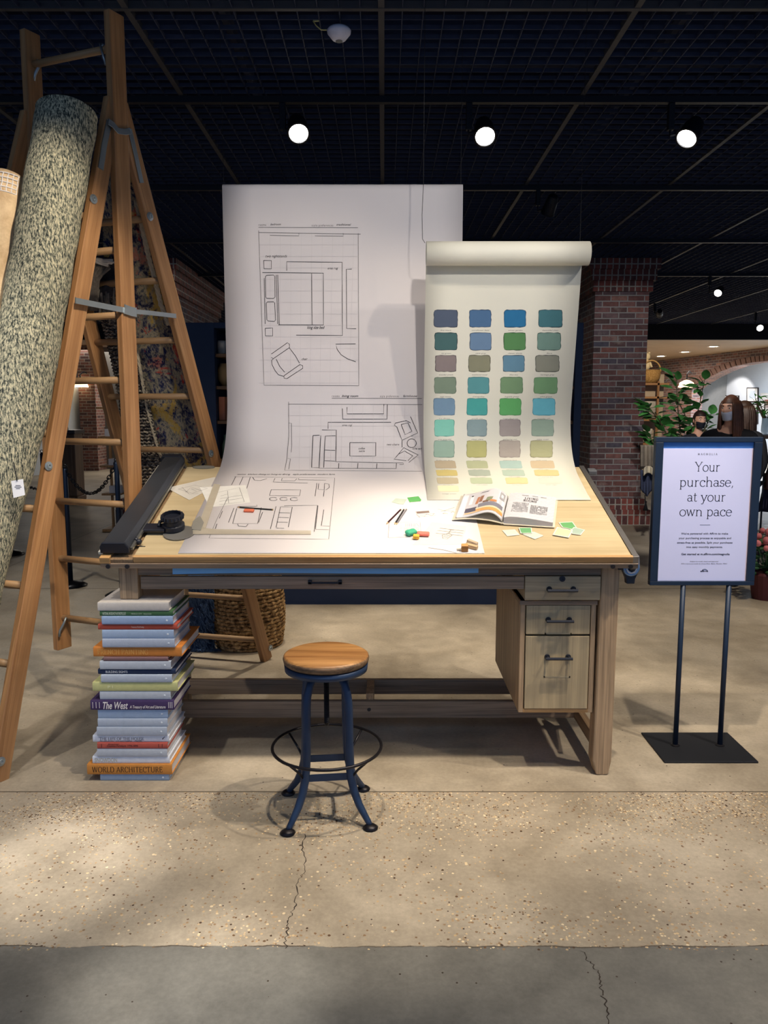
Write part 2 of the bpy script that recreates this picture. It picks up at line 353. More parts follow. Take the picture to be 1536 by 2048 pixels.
# ---------------------------------------------------------------- extruded sheets (paper, board)
class Sheet:
    def __init__(s, prof): # prof list of (Y,z), ordered from top/back to front
        s.P = prof; s.S = [0]
        for i in range(1, len(prof)): s.S.append(s.S[-1]+math.dist(prof[i], prof[i-1]))
    def at(s, t):
        P, S = s.P, s.S; t_ = min(max(t, 0), S[-1]-1e-9); i = 0
        while i < len(S)-2 and S[i+1] < t_: i += 1
        k = (t-S[i])/(S[i+1]-S[i]); dy, dz = P[i+1][0]-P[i][0], P[i+1][1]-P[i][1]; L = math.hypot(dy, dz)
        return P[i][0]+dy*k, P[i][1]+dz*k, (dz/L, -dy/L)
    def pt(s, x, t, off=0):
        y, z, (ny, nz) = s.at(t); return Vector((x, y+ny*off, z+nz*off))
    def hit(s, px, py):
        r = ray(px, py); best = None
        for i in range(len(s.P)-1):
            (y0, z0), (y1, z1) = s.P[i], s.P[i+1]
            den = r.y*(z1-z0)-r.z*(y1-y0)
            if abs(den) < 1e-9: continue
            t = (y0*(z1-z0)-(z0-HC)*(y1-y0))/den
            Y, Z = r.y*t, HC+r.z*t; k = ((Y-y0)*(y1-y0)+(Z-z0)*(z1-z0))/((y1-y0)**2+(z1-z0)**2)
            if -1e-6 <= k <= 1+1e-6 and t > 0 and (best is None or t < best[0]): best = (t, r.x*t, s.S[i]+k*(s.S[i+1]-s.S[i]))
        return (best[1], best[2]) if best else None
    def lines(s, mb, polys, w, off=.0020, m=0, step=25, jit=0):
        for pl in polys:
            q = []
            for (a, b) in zip(pl[:-1], pl[1:]):
                n = max(1, int(math.dist(a, b)/step))
                for i in range(n): q.append((a[0]+(b[0]-a[0])*i/n, a[1]+(b[1]-a[1])*i/n))
            q.append(pl[-1]); h = [s.hit(*p) for p in q]; h = [p for p in h if p]
            if len(h) < 2: continue
            s.ribbon(mb, h, w, off, m)
    def ribbon(s, mb, h, w, off=.0012, m=0):
        vs = []
        for i, (x, t) in enumerate(h):
            a = h[max(i-1, 0)]; b = h[min(i+1, len(h)-1)]; dx, dt = b[0]-a[0], b[1]-a[1]; L = math.hypot(dx, dt) or 1e-6
            vs += [s.pt(x-dt/L*w/2, t+dx/L*w/2, off), s.pt(x+dt/L*w/2, t-dx/L*w/2, off)]
        mb.add(vs, [(2*i, 2*i+1, 2*i+3, 2*i+2) for i in range(len(h)-1)], m)
def fillet(A, C, B, rad, n=16):
    """profile A -> corner C -> B rounded with radius rad"""
    A, C, B = (Vector(q) for q in (A, C, B)); u = (A-C).normalized(); v = (B-C).normalized()
    ang = u.angle(v); T = rad/math.tan(ang/2); O = C+(u+v).normalized()*(rad/math.sin(ang/2)); p0 = C+u*T; p1 = C+v*T
    out = [tuple(A)]
    a0 = math.atan2((p0-O).y, (p0-O).x); a1 = math.atan2((p1-O).y, (p1-O).x); d = (a1-a0+math.pi) % (2*math.pi)-math.pi
    for i in range(n+1): a = a0+d*i/n; out.append((O.x+rad*math.cos(a), O.y+rad*math.sin(a)))
    out.append(tuple(B)); return out
# ================================================================ STRUCTURE
def floor_mat():
    m, nt, b = newmat('concrete'); v = mapped(nt); sep = N(nt, 'ShaderNodeSeparateXYZ'); nt.links.new(v, sep.inputs[0]); Y = sep.outputs[1]; X = sep.outputs[0]
    n1 = noise(nt, v, 1.3, 6, .6, .4); n2 = noise(nt, v, 7, 6, .65); n3 = noise(nt, v, 60, 4, .7)
    wob = mathn(nt, 'MULTIPLY_ADD', noise(nt, v, 2.5, 5, .6), .07, -.035)
    Yw = mathn(nt, 'ADD', Y, wob)
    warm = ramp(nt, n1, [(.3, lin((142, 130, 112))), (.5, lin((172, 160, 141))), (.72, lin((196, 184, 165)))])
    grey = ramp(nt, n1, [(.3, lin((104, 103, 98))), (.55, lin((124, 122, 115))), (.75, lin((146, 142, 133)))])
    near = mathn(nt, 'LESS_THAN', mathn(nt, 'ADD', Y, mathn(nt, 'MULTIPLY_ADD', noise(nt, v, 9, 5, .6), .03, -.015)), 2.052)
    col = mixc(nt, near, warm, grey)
    col = mixc(nt, 1.0, col, ramp(nt, n2, [(.3, (.84, .84, .84)), (.7, (1.1, 1.1, 1.1))]), 'MULTIPLY')
    col = mixc(nt, 1.0, col, ramp(nt, n3, [(.3, (.86, .86, .86)), (.7, (1.08, 1.08, 1.08))]), 'MULTIPLY')
    # exposed aggregate in the middle slab, densest along its far joint and at its near edge
    vo = N(nt, 'ShaderNodeTexVoronoi'); vo.inputs['Scale'].default_value = 120; nt.links.new(v, vo.inputs['Vector'])
    sc_ = N(nt, 'ShaderNodeSeparateColor'); nt.links.new(vo.outputs['Color'], sc_.inputs[0])
    stone = ramp(nt, sc_.outputs[0], [(0, lin((60, 42, 30))), (.12, lin((120, 92, 66))), (.45, lin((176, 150, 116))), (.8, lin((214, 190, 150))), (1, lin((232, 215, 180)))])
    small = mathn(nt, 'LESS_THAN', vo.outputs['Distance'], mathn(nt, 'MULTIPLY_ADD', sc_.outputs[1], .5, .12))
    bandA = ramp(nt, Yw, [(0, (0,)*3), (1, (1,)*3)])
    def band(a, b_, c, d):
        mr = N(nt, 'ShaderNodeMapRange'); mr.interpolation_type = 'SMOOTHSTEP'; nt.links.new(Yw, mr.inputs[0]); mr.inputs[1].default_value = a; mr.inputs[2].default_value = b_
        mr2 = N(nt, 'ShaderNodeMapRange'); nt.links.new(Y, mr2.inputs[0]); mr2.inputs[1].default_value = c; mr2.inputs[2].default_value = d; mr2.inputs[3].default_value = 1; mr2.inputs[4].default_value = 0
        return mathn(nt, 'MULTIPLY', mr.outputs[0], mr2.outputs[0])
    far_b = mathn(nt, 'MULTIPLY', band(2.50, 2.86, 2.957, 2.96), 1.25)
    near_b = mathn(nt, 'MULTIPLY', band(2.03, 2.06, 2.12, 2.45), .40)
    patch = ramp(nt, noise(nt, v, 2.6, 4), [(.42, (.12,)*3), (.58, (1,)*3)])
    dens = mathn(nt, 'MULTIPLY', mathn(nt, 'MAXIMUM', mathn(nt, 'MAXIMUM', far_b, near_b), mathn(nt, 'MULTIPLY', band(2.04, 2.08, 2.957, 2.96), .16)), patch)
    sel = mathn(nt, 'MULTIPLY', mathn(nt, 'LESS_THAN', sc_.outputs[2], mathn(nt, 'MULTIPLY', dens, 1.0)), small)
    col = mixc(nt, sel, col, stone)
    # scattered dark pits everywhere
    vo2 = N(nt, 'ShaderNodeTexVoronoi'); vo2.inputs['Scale'].default_value = 26; nt.links.new(v, vo2.inputs['Vector'])
    s2 = N(nt, 'ShaderNodeSeparateColor'); nt.links.new(vo2.outputs['Color'], s2.inputs[0])
    pit = mathn(nt, 'MULTIPLY', mathn(nt, 'LESS_THAN', vo2.outputs['Distance'], .08), mathn(nt, 'LESS_THAN', s2.outputs[0], .35))
    col = mixc(nt, pit, col, lin((62, 52, 44)))
    # saw-cut joints
    def line(val, at, w): return mathn(nt, 'LESS_THAN', mathn(nt, 'ABSOLUTE', mathn(nt, 'SUBTRACT', val, at)), w)
    js = None
    for yy in (2.962, 6.55, 10.2, 13.9): j = line(Y, yy, .004 if yy < 3 else .008); js = j if js is None else mathn(nt, 'MAXIMUM', js, j)
    for xx in (-3.62, 3.35): js = mathn(nt, 'MAXIMUM', js, mathn(nt, 'MULTIPLY', line(X, xx, .006), mathn(nt, 'GREATER_THAN', Y, 2.96)))
    js = mathn(nt, 'MAXIMUM', js, mathn(nt, 'MULTIPLY', line(mathn(nt, 'ADD', Y, mathn(nt, 'MULTIPLY_ADD', noise(nt, v, 9, 5, .6), .03, -.015)), 2.052, .0025), ramp(nt, noise(nt, v, 5, 4), [(.42, (0,)*3), (.5, (1,)*3)])))
    col = mixc(nt, mathn(nt, 'MULTIPLY', js, .75), col, lin((70, 58, 48)))
    nt.links.new(col, b.inputs['Base Color'])
    nt.links.new(ramp(nt, n2, [(.3, (.34,)*3), (.7, (.55,)*3)]), b.inputs['Roughness'])
    b.inputs['Specular IOR Level'].default_value = .35
    bumpn(nt, b, mathn(nt, 'ADD', n3, mathn(nt, 'MULTIPLY', js, -2.0)), .12, .003)
    return m
mb = MB(); mb.box(-14, 14, -5, 34, -.1, 0)
def crack(pts, w):
    P = [atZ(*p) for p in pts]; Q = []
    for a, b in zip(P[:-1], P[1:]):
        n = 7
        for i in range(n):
            q = a.lerp(b, i/n); q.x += random.uniform(-.006, .006); q.y += random.uniform(-.003, .003); Q.append(q)
    Q.append(P[-1]); vs = []
    for i, q in enumerate(Q):
        ww = w*random.uniform(.4, 1.3); vs += [(q.x-ww/2, q.y, .0006), (q.x+ww/2, q.y, .0006)]
    mb.add(vs, [(2*i, 2*i+1, 2*i+3, 2*i+2) for i in range(len(Q)-1)], 1)
crack([(611, 1668), (606, 1700), (612, 1740), (594, 1765), (592, 1805), (584, 1825), (578, 1845), (573, 1870), (571, 1897)], .0035)
crack([(1163, 1903), (1180, 1925), (1196, 1945), (1200, 1968), (1205, 1990), (1214, 2015), (1213, 2060)], .0035)
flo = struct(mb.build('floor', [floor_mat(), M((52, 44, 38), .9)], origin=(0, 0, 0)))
# ---- suspended wire-grid ceiling with dark plenum above
HZ = 3.40; CE = .1016; TS = 12*CE
dk = M((44, 52, 78), .75, var=.15, name='grid_metal'); tee = M((62, 62, 68), .6, name='tee_metal'); deck = M((7, 18, 60), .9, name='navy_deck')
mb = MB(); X0 = -.013
for i in range(-92, 93):
    if i % 12: x = X0+i*CE; mb.box(x-.0022, x+.0022, .6, 18, HZ, HZ+.022)
for j in range(0, 172):
    y = .6+j*CE; mb.box(-9.4, 9.4, y-.0022, y+.0022, HZ, HZ+.022)
for i in range(-7, 8): mb.box(X0+i*TS-.015, X0+i*TS+.015, .6, 18, HZ-.004, HZ+.03, 1)
mb.box(-9.4, 9.4, 4.035, 4.062, HZ-.006, HZ+.03, 1)
mb.box(-9.4, 9.4, .55, 18.1, 4.5, 4.55, 2); mb.box(3.05, 3.5, 2, 18, 3.75, 4.1, 2)
for y in (2.2, 5.9, 8.3, 11.2, 14.2): mb.box(-9.4, 9.4, y, y+.12, 3.9, 4.2, 0)
for x in (-5.2, -2.9, -.9, 1.7, 5.0): mb.tube([(x, .6, 3.72), (x, 18, 3.72)], .035, 6, m=0)
struct(mb.build('ceiling', [dk, tee, deck], origin=(0, 9, HZ)))
SZ = 3.06
struct(box('wall_left', -9.6, -9.4, .5, 27, 0, 4.6, M((58, 60, 66), .9)))
struct(box('wall_right', 12.8, 13.0, .5, 30, 0, 4.6, M((58, 60, 66), .9)))
struct(box('wall_back', -13, 14, 27, 27.2, 0, 4.6, M((120, 122, 122), .9)))
struct(box('trim_1', -9.5, 12.9, 18, 18.15, SZ, 4.6, M((12, 16, 26), .8, name='black_fascia')))
sof = wood('pale_wood_planks', (120, 98, 74), (160, 134, 104), 'X', .5)
struct(box('trim_2', -9.4, 12.9, 18.15, 27, SZ, SZ+.05, sof))
# ---- brick
bk = brick('dark_red_brick', [(70, 56, 60), (108, 70, 68), (82, 66, 72), (122, 80, 74), (72, 72, 88), (128, 94, 88)], (132, 130, 132))
bkp = brick('pinkish_brick', [(120, 84, 76), (150, 100, 88), (96, 72, 72), (168, 124, 108)], (170, 160, 150))
BRICK = bk
def soldier(mb, x0, x1, y0, y1, z0, z1, m=0): mb.box(x0, x1, y0, y1, z0, z1, m)
def pier(name, x0, x1, y0, y1, label):
    mb = MB(); mb.box(x0, x1, y0, y1, .34, 3.0)
    for i in range(3): e = .035*(i+1); mb.box(x0-e, x1+e, y0-e, y1+e, 3.0+.133*i, 3.0+.133*(i+1)-.002, 1)
    for k, e in ((0, .10), (1, .05)): mb.box(x0-e, x1+e, y0-e, y1+e, .0+.2*k if k == 0 else .2, .2 if k == 0 else .34, 1)
    o = mb.build(name, [bk, bks]); return o
bks, nt, b = newmat('dark_red_soldier_brick'); v = mapped(nt, 'UV'); bt = N(nt, 'ShaderNodeTexBrick'); nt.links.new(v, bt.inputs['Vector'])
bt.inputs['Scale'].default_value = 1; bt.inputs['Brick Width'].default_value = .078; bt.inputs['Row Height'].default_value = .133; bt.offset = 0; bt.inputs['Mortar Size'].default_value = .008
bt.inputs['Color1'].default_value = (*lin((80, 54, 58)), 1); bt.inputs['Color2'].default_value = (*lin((140, 74, 66)), 1); bt.inputs['Mortar'].default_value = (*lin((160, 156, 150)), 1)
n = noise(nt, v, 16, 5, .7); nt.links.new(mixc(nt, 1., bt.outputs[0], ramp(nt, n, [(.3, (.6,)*3), (.7, (1.2,)*3)]), 'MULTIPLY'), b.inputs['Base Color']); b.inputs['Roughness'].default_value = .85
bumpn(nt, b, mixc(nt, bt.outputs['Fac'], (1., 1., 1.), (0., 0., 0.)), .6, .01)
tag(pier('brick_pier', 2.70, 3.39, 10.37, 11.2, ''), 'dark red brick pier right of the paint colour chart', 'pillar')
tag(pier('brick_pier', -3.42, -2.72, 10.37, 13.3, ''), 'deep dark brick pier behind the ladder, left of the hanging papers', 'pillar')
# ---- navy shelving unit behind the table
navy = M((22, 44, 80), .6, name='navy_paint', var=.04); oak = wood('shelf_oak', (120, 88, 58), (160, 122, 84), 'X')
u = thing('shelving_unit', (0, 6.25, 0), 'navy blue shelving unit standing behind the drafting table', 'shelf')
ZT = 2.144
for (a, b_) in ((-1.52, -1.265), (1.43, 1.485)): box('side_panel', a, b_, 6.0, 6.5, 0, ZT, navy, u, .004)
box('back_panel', -1.265, 1.43, 6.47, 6.5, 0, ZT, M((58, 48, 42), .8), u)
box('top_panel', -1.265, 1.43, 6.0, 6.47, ZT-.04, ZT, navy, u)
box('base_panel', -1.265, 1.43, 6.0, 6.03, 0, .22, navy, u)
box('door', -1.26, -.02, 6.0, 6.02, .225, .95, navy, u, .003); box('door', -.01, 1.42, 6.0, 6.02, .225, .95, navy, u, .003)
shz = [.97, 1.13, 1.42, 1.68, 1.92]
for z in shz: box('shelf', -1.265, 1.43, 6.03, 6.46, z-.025, z, oak, u, .003)
rod('upright', (-1.14, 6.02, .95), (-1.14, 6.02, ZT-.05), .008, M((20, 18, 16), .5), u)
def vase(name, x, z, prof, mat, label, cat):
    o = MB().lathe(prof, (x, 6.12, z), 20).build(name, mat, None, smooth=True); return tag(o, label, cat)
vase('candle_jar', -1.235, 1.921, [(.03, 0), (.032, .08), (.03, .1), (0, .1)], M((225, 225, 220), .3), 'white candle jar on the top navy shelf beside the hanging paper', 'jar')
vase('wooden_bowl', -1.22, 1.681, [(.02, 0), (.05, .05), (.05, .12), (.03, .17), (.0, .17)], M((190, 160, 110), .6), 'tan rounded vase on the navy unit, second shelf down', 'vase').name = 'tan_vase'
tag(MB().box(-1.26, -1.215, 6.08, 6.2, 1.421, 1.60).build('pink_box', M((225, 150, 120), .6), bevel=.003), 'pinkish orange slim box standing on the middle navy shelf', 'box')
vase('glass_bottle', -1.225, 1.131, [(.03, 0), (.03, .1), (.012, .14), (.012, .18), (0, .18)], M((120, 150, 130), .15), 'green glass bottle on the lower open navy shelf', 'bottle')
# ================================================================ DRAFTING TABLE
LEG = wood('weathered_oak_upright', (158, 132, 104), (206, 176, 140), 'Z', .55, dark=.35)
LEGX = wood('weathered_oak_rail', (134, 114, 96), (178, 154, 130), 'X', .55, dark=.35)
LEGY = wood('weathered_oak_side', (136, 110, 84), (178, 148, 112), 'Y', .55)
FRT = wood('drawer_face_oak', (166, 150, 122), (200, 180, 146), 'X', .55, dark=.18)
FRZ = wood('drawer_face_oak_upright', (170, 154, 124), (206, 186, 148), 'Z', .55, .5, dark=.15)
BLK = M((26, 30, 42), .45, name='black_iron'); PLY = wood('tan_board', (190, 170, 132), (214, 196, 158), 'X', .5, .5, .08, .05)
LIP = wood('orange_oak_lip', (196, 150, 96), (222, 176, 118), 'X', .5)
TL = R(18); Y0, ZB0 = 3.076, .935; BL = .914
def bp(x, v, w=0): return Vector((x, Y0+v*math.cos(TL)-w*math.sin(TL), ZB0+v*math.sin(TL)+w*math.cos(TL)))
BOARD = Sheet([(Y0+BL*math.cos(TL), ZB0+BL*math.sin(TL)), (Y0, ZB0)])
def bhit(px, py, w=0):
    n = Vector((0, -math.sin(TL), math.cos(TL))); q = atP(px, py, bp(0, 0, w), n)
    return q.x, (q.y+w*math.sin(TL)-Y0)/math.cos(TL)
def bbox(mb, x0, x1, v0, v1, w0, w1, m=0):
    return mb.hexa([bp(x0, v0, w0), bp(x1, v0, w0), bp(x1, v1, w0), bp(x0, v1, w0), bp(x0, v0, w1), bp(x1, v0, w1), bp(x1, v1, w1), bp(x0, v1, w1)], m)
t = thing('drafting_table', (-.02, 3.5, 0), 'wide weathered oak drafting table with a tilted tan top, propped on books', 'table')
bbox(MB(), -.985, .975, -.012, BL, -.022, 0).build('drawing_board', PLY, t, .001)
bbox(MB(), -.985, .980, -.030, -.0122, -.024, .003).build('front_lip', LIP, t, .002, label='orange-brown wooden lip along the front edge')
for (a, b_) in ((-1.115, -.986),): bbox(MB(), a, b_, -.03, BL, -.045, -.008).build('side_rail', LEGY, t, .002)
bbox(MB(), .977, 1.0, -.03, BL+.01, -.03, .004).build('metal_edge', M((150, 146, 144), .35, .8, name='steel_edge'), t, .001, label='grey steel straightedge guide along the right side')
bbox(MB(), -1.115, 1.0, -.035, .03, -.046, -.0245).build('front_rail', LEGX, t, .002)
bbox(MB(), -1.115, 1.0, BL-.05, BL, -.062, -.0245).build('rear_rail', LEGX, t, .002)
bbox(MB(), -1.115, -1.075, -.0365, .05, -.024, .002).build('end_block', LIP, t, .001)
for x in (-1.085, -1.01, .9, .97): MB().lathe([(.009, 0), (.009, .004), (.0, .004)], bp(x, -.035, -.036), 12, ax=Matrix.Rotation(R(90)+TL, 3, 'X')).build('screw_head', BLK, t)
g = MB(); c0 = bhit(542, 936)  # corner clip at the rear left
FY = 3.105; AZ = (.882, .842, .785)
box('leg', -1.062, -.988, FY, FY+.075, .745, .885, LEG, t, .004)
mb = MB(); mb.prism([(.872, FY, .885), (.945, FY, .885), (.940, FY, .06), (.928, FY, .0), (.878, FY, .0), (.862, FY, .06)], (0, .075, 0)).build('leg', LEG, t, .006)
box('leg', -1.055, -.985, 3.83, 3.90, 0, 1.10, LEG, t, .004)
box('leg', .87, .94, 3.83, 3.90, 0, 1.10, LEG, t, .004)
box('side_apron', -1.04, -1.005, FY+.075, 3.83, .80, .885, LEGY, t, .002)
mb = MB(); mb.hexa([(.895, FY+.075, .80), (.925, FY+.075, .80), (.925, 3.83, .80), (.895, 3.83, .80), (.895, FY+.075, .885), (.925, FY+.075, .885), (.925, 3.83, 1.1), (.895, 3.83, 1.1)]).build('side_apron', LEGY, t, .002)
box('apron', -.988, .872, FY+.01, FY+.035, AZ[1], .889, LEGX, t, .001)
box('rear_apron', -.985, .87, 3.85, 3.88, .95, 1.1, LEGX, t, .001)
def handle(x0, x1, z, y, parent, r=.006):
    m_ = MB(); m_.tube([(x0+.012, y, z), (x0+.012, y-.028, z), (x1-.012, y-.028, z), (x1-.012, y, z)], r, 8); m_.tube([(x0, y-.028, z), (x1, y-.028, z)], r*1.05, 8)
    m_.lathe([(.012, 0), (.010, .006), (0, .006)], (x0+.012, y, z), 12, ax=Matrix.Rotation(R(90), 3, 'X')); m_.lathe([(.012, 0), (.010, .006), (0, .006)], (x1-.012, y, z), 12, ax=Matrix.Rotation(R(90), 3, 'X'))
    return m_.build('handle', BLK, parent, smooth=False)
d = box('drawer', -.975, .562, FY-.002, FY+.02, .787, .838, LEGX, t, .002)
hx0 = atY(617, 1162, FY).x; hx1 = atY(684, 1162, FY).x; hz = atY(650, 1165, FY).z
m_ = MB(); m_.box(hx0, hx1, FY-.02, FY-.012, hz-.002, hz+.006); m_.box(hx0, hx0+.014, FY-.02, FY-.0025, hz-.004, hz+.012); m_.box(hx1-.014, hx1, FY-.02, FY-.0025, hz-.004, hz+.012); m_.build('handle', BLK, d, .001)
d = box('drawer', .565, .868, FY-.004, FY+.3, .742, .839, FRT, t, .002)
handle(atY(1092, 1178, FY).x, atY(1152, 1178, FY).x, atY(1120, 1178, FY).z, FY-.0045, d)
q = atY(1124, 1157, FY); MB().lathe([(.012, 0), (.012, .004), (.005, .004), (.005, .001), (0, .001)], (q.x, FY-.0045, q.z), 18, ax=Matrix.Rotation(R(90), 3, 'X')).build('keyhole', BLK, d)
# cabinet under the right end
CX0, CX1, CY0, CY1, CZ0, CZ1 = .553, .860, 3.125, 3.80, .262, .735
box('cabinet_side', CX0, CX0+.02, CY0, CY1, CZ0, CZ1, LEG, t, .002); box('cabinet_side', CX1-.02, CX1, CY0, CY1, CZ0, CZ1, LEG, t, .002)
box('cabinet_top', CX0-.004, CX1+.004, CY0-.006, CY1, CZ1-.018, CZ1, LEGX, t, .002); box('cabinet_base', CX0+.02, CX1-.02, CY0, CY1, CZ0, CZ0+.016, LIP, t, .002)
box('cabinet_back', CX0+.02, CX1-.02, CY1-.01, CY1, CZ0+.016, CZ1-.018, LEG, t)
zs = [atY(1115, y, CY0).z for y in (1208, 1268, 1272, 1425)]
for (za, zb, mt) in ((zs[1], zs[0], FRZ), (zs[3]+.002, zs[2], FRZ)):
    d = box('drawer', CX0+.024, CX1-.024, CY0-.004, CY0+.5, max(za, CZ0+.018), min(zb, CZ1-.02), mt, t, .002)
    hz = atY(1120, 1239 if zb > .6 else 1313, CY0).z; handle(atY(1090, 1240, CY0).x, atY(1144, 1240, CY0).x, hz, CY0-.0045, d)
    mk = MB(); w_ = .0016
    for (a, b_, c, e) in ((.06, -.10, .012, 0),): pass
    xa, xb = atY(1091, 1250, CY0).x, atY(1142, 1250, CY0).x; zt_ = hz-.006; zb_ = max(hz-.085, za+.003)
    for (p, q_) in (((xa, zt_), (xa, zb_)), ((xb, zt_), (xb, zb_)), ((xa, zb_), (xb, zb_))):
        mk.box(min(p[0], q_[0])-.003, max(p[0], q_[0])+.003, CY0-.0046, CY0-.004, min(p[1], q_[1])-.003, max(p[1], q_[1])+.003)
    mk.build('drawer_face_mark', M((164, 150, 122), .6), d)  # slightly darker U outline on the drawer face below the handle
# foot rails
r1 = (atY(768, 1393, 3.80).z, atY(768, 1364, 3.80).z); r2 = (atY(768, 1436, 3.55).z, atY(768, 1403, 3.55).z)
box('foot_rail', -.985, .87, 3.83, 3.86, r1[0], r1[1], LEGX, t, .003)
box('foot_rail', -.96, .9, 3.55, 3.58, r2[0], r2[1], LEGX, t, .003)
for x, ya in ((-1.02, 3.5), (.905, 3.18)): box('side_stretcher', x-.015, x+.015, ya, 3.83, r2[0], r2[0]+.06, LEGY, t, .002)
x_ = atY(740, 1390, 3.6).x; MB().hexa([(x_-.018, 3.585, r2[0]+.02), (x_+.018, 3.585, r2[0]+.02), (x_+.018, 3.83, r1[0]), (x_-.018, 3.83, r1[0]), (x_-.018, 3.56, r2[1]+.035), (x_+.018, 3.56, r2[1]+.035), (x_+.018, 3.83, r1[1]), (x_-.018, 3.83, r1[1])]).build('rail_block', LEG, t, .002)
q = atY(738, 1419, 3.55); MB().lathe([(.008, 0), (.008, .004), (0, .004)], (q.x, 3.55, q.z), 12, ax=Matrix.Rotation(R(90), 3, 'X')).build('bolt', BLK, t)
q = atY(1045, 1132, FY+.01); MB().lathe([(.008, 0), (.008, .004), (0, .004)], (q.x, FY+.01, q.z), 12, ax=Matrix.Rotation(R(90), 3, 'X')).build('bolt', BLK, t)
MB().prism([(.872, 3.25, .262), (.872, 3.6, .262), (.872, 3.55, .16), (.872, 3.45, .2)], (.02, 0, 0)).build('bracket', LEG, t)
# rear left clip and clamp on the right end
cl = thing('round_clamp', (1.0, 3.12, .84), 'blue-grey round clamp hanging from the right front corner of the table', 'clamp')
cx, cz = atY(1261, 1135, 3.1).x, atY(1261, 1135, 3.1).z
MB().tube([(cx+.027*math.cos(a/20*2*math.pi), 3.09, cz+.027*math.sin(a/20*2*math.pi)) for a in range(20)], .0075, 8, closed=True).build('ring', M((120, 150, 190), .3, .7), cl, smooth=True)
MB().tube([(cx+.019*math.cos(a/20*2*math.pi), 3.084, cz+.019*math.sin(a/20*2*math.pi)) for a in range(20)], .004, 8, closed=True).build('inner_ring', M((190, 195, 205), .25, .8), cl, smooth=True)
MB().tube([(cx+.026, 3.092, cz+.002), (cx+.024, 3.10, cz+.045), (cx+.012, 3.11, cz+.052)], .009, 8).build('arm', M((200, 205, 215), .3, .8), cl, smooth=True)
MB().box(cx-.05, cx+.0, 3.095, 3.13, cz-.01, cz+.012).prism([(cx-.033, 3.09, cz-.01), (cx+.033, 3.09, cz-.01), (cx+.018, 3.09, cz-.045), (cx+.016, 3.09, cz-.065), (cx-.016, 3.09, cz-.065), (cx-.018, 3.09, cz-.045)], (0, .03, 0)).build('body', BLK, cl, .003)
# small hook bracket at the rear right corner
x, v_ = 1.012, .86
mb = MB(); bbox(mb, x, x+.04, v_, v_+.04, -.02, .0).build('tray', M((120, 122, 128), .5, .4), t, .003)
# ---------------------------------------------------------------- drafting machine
ALU = M((70, 74, 82), .4, .6, name='dark_anodised'); dm = thing('drafting_machine', bp(-1.05, .02, 0), 'long dark grey drafting machine track and arm on the left of the board', 'drafting machine')
def prof_x(xc, w=.054, h=.042, b=.010):
    return [(-w, 0), (w, 0), (w, h*.5), (w*.74, h), (-w*.80, h), (-w, h*.6)]
def track(v0, v1, b, xoff=0, dx=0):
    a_ = prof_x(0); p0 = [bp(TX0+xoff+x, v0, b+h) for x, h in a_]; p1 = [bp(TX1+xoff+x, v1, b+h) for x, h in a_]; n = len(a_)
    return MB().add(p0+p1, [tuple(range(n)), tuple(range(n, 2*n))[::-1]]+[(i, n+i, n+(i+1) % n, (i+1) % n) for i in range(n)])
TX0 = bhit(228, 1104, .02)[0]; vA = bhit(228, 1104, .01)[1]; vB = .915; TX1 = TX0+.012
track(vA, vB, .012).build('track', ALU, dm, .002)
a_ = [(x*1.06, h*1.1-.002) for x, h in prof_x(0)]
for (va, vb) in ((vA-.012, vA), (vB, vB+.035)):
    n = len(a_); MB().add([bp(TX0+x, va, .012+h) for x, h in a_]+[bp(TX0+x, vb, .012+h) for x, h in a_], [tuple(range(n)), tuple(range(n, 2*n))[::-1]]+[(i, n+i, n+(i+1) % n, (i+1) % n) for i in range(n)]).build('end_cap', BLK, dm, .003)
bbox(MB(), TX0+.055, TX0+.066, vA+.01, vB, .014, .024).build('guide_rail', M((150, 152, 150), .3, .8), dm)
bbox(MB(), TX0-.07, TX0-.052, vA, vB, .0, .010).build('scale_rail', M((190, 190, 180), .4), dm)
for v_ in (vA+.03, vB-.06): bbox(MB(), TX0-.04, TX0+.04, v_, v_+.04, -.008, .012).build('mount', BLK, dm)
hx, hv = bhit(346, 1044, .04)
cp_ = MB()
ax = Matrix.Rotation(TL, 3, 'X')
cp_.lathe([(.040, .008), (.046, .012), (.046, .03), (.038, .034), (.038, .05), (.0, .05)], bp(hx, hv, 0), 28, ax=ax)
cp_.build('protractor_head', BLK, dm, smooth=False)
k_ = MB(); k_.lathe([(.036, .05), (.044, .055), (.044, .074), (.036, .076), (.036, .062), (.0, .062)], bp(hx, hv, 0), 30, ax=ax)
for i in range(18): q = i/18*2*math.pi; k_.ball(bp(hx+.044*math.cos(q), hv+.044*math.sin(q), .065), (.005, .005, .01), 6, 5)
k_.build('knurled_knob', BLK, dm)
bbox(MB(), TX0+.06, hx-.028, hv-.045, hv+.02, .012, .026).build('carriage_arm', BLK, dm, .004)
MB().tube([bp(hx-.055, hv-.02, .03), bp(hx-.06, hv+.015, .034), bp(hx-.03, hv+.03, .034)], .007, 8).build('release_lever', BLK, dm, smooth=True)
MB().lathe([(.0, 0), (.064, 0), (.066, .004), (.0, .006)], bp(hx+.03, hv-.03, .002), 30, ax=ax).build('dial_plate', M((150, 148, 144), .3, .5), dm)
CLR = M((215, 205, 185), .15, alpha=.5, name='clear_acrylic'); CLR.node_tree.nodes['Principled BSDF'].inputs['Alpha'].default_value = .55
def bquad(px, w0=.004, w1=.007):
    P = [bhit(*p) for p in px]; n = len(P)
    return MB().add([bp(x, v, w0) for x, v in P]+[bp(x, v, w1) for x, v in P], [tuple(range(n))[::-1], tuple(range(n, 2*n))]+[(i, (i+1) % n, n+(i+1) % n, n+i) for i in range(n)])
bquad([(386, 1063), (392, 1057), (430, 1061), (622, 1064), (622, 1071), (386, 1071)]).build('ruler', CLR, dm)
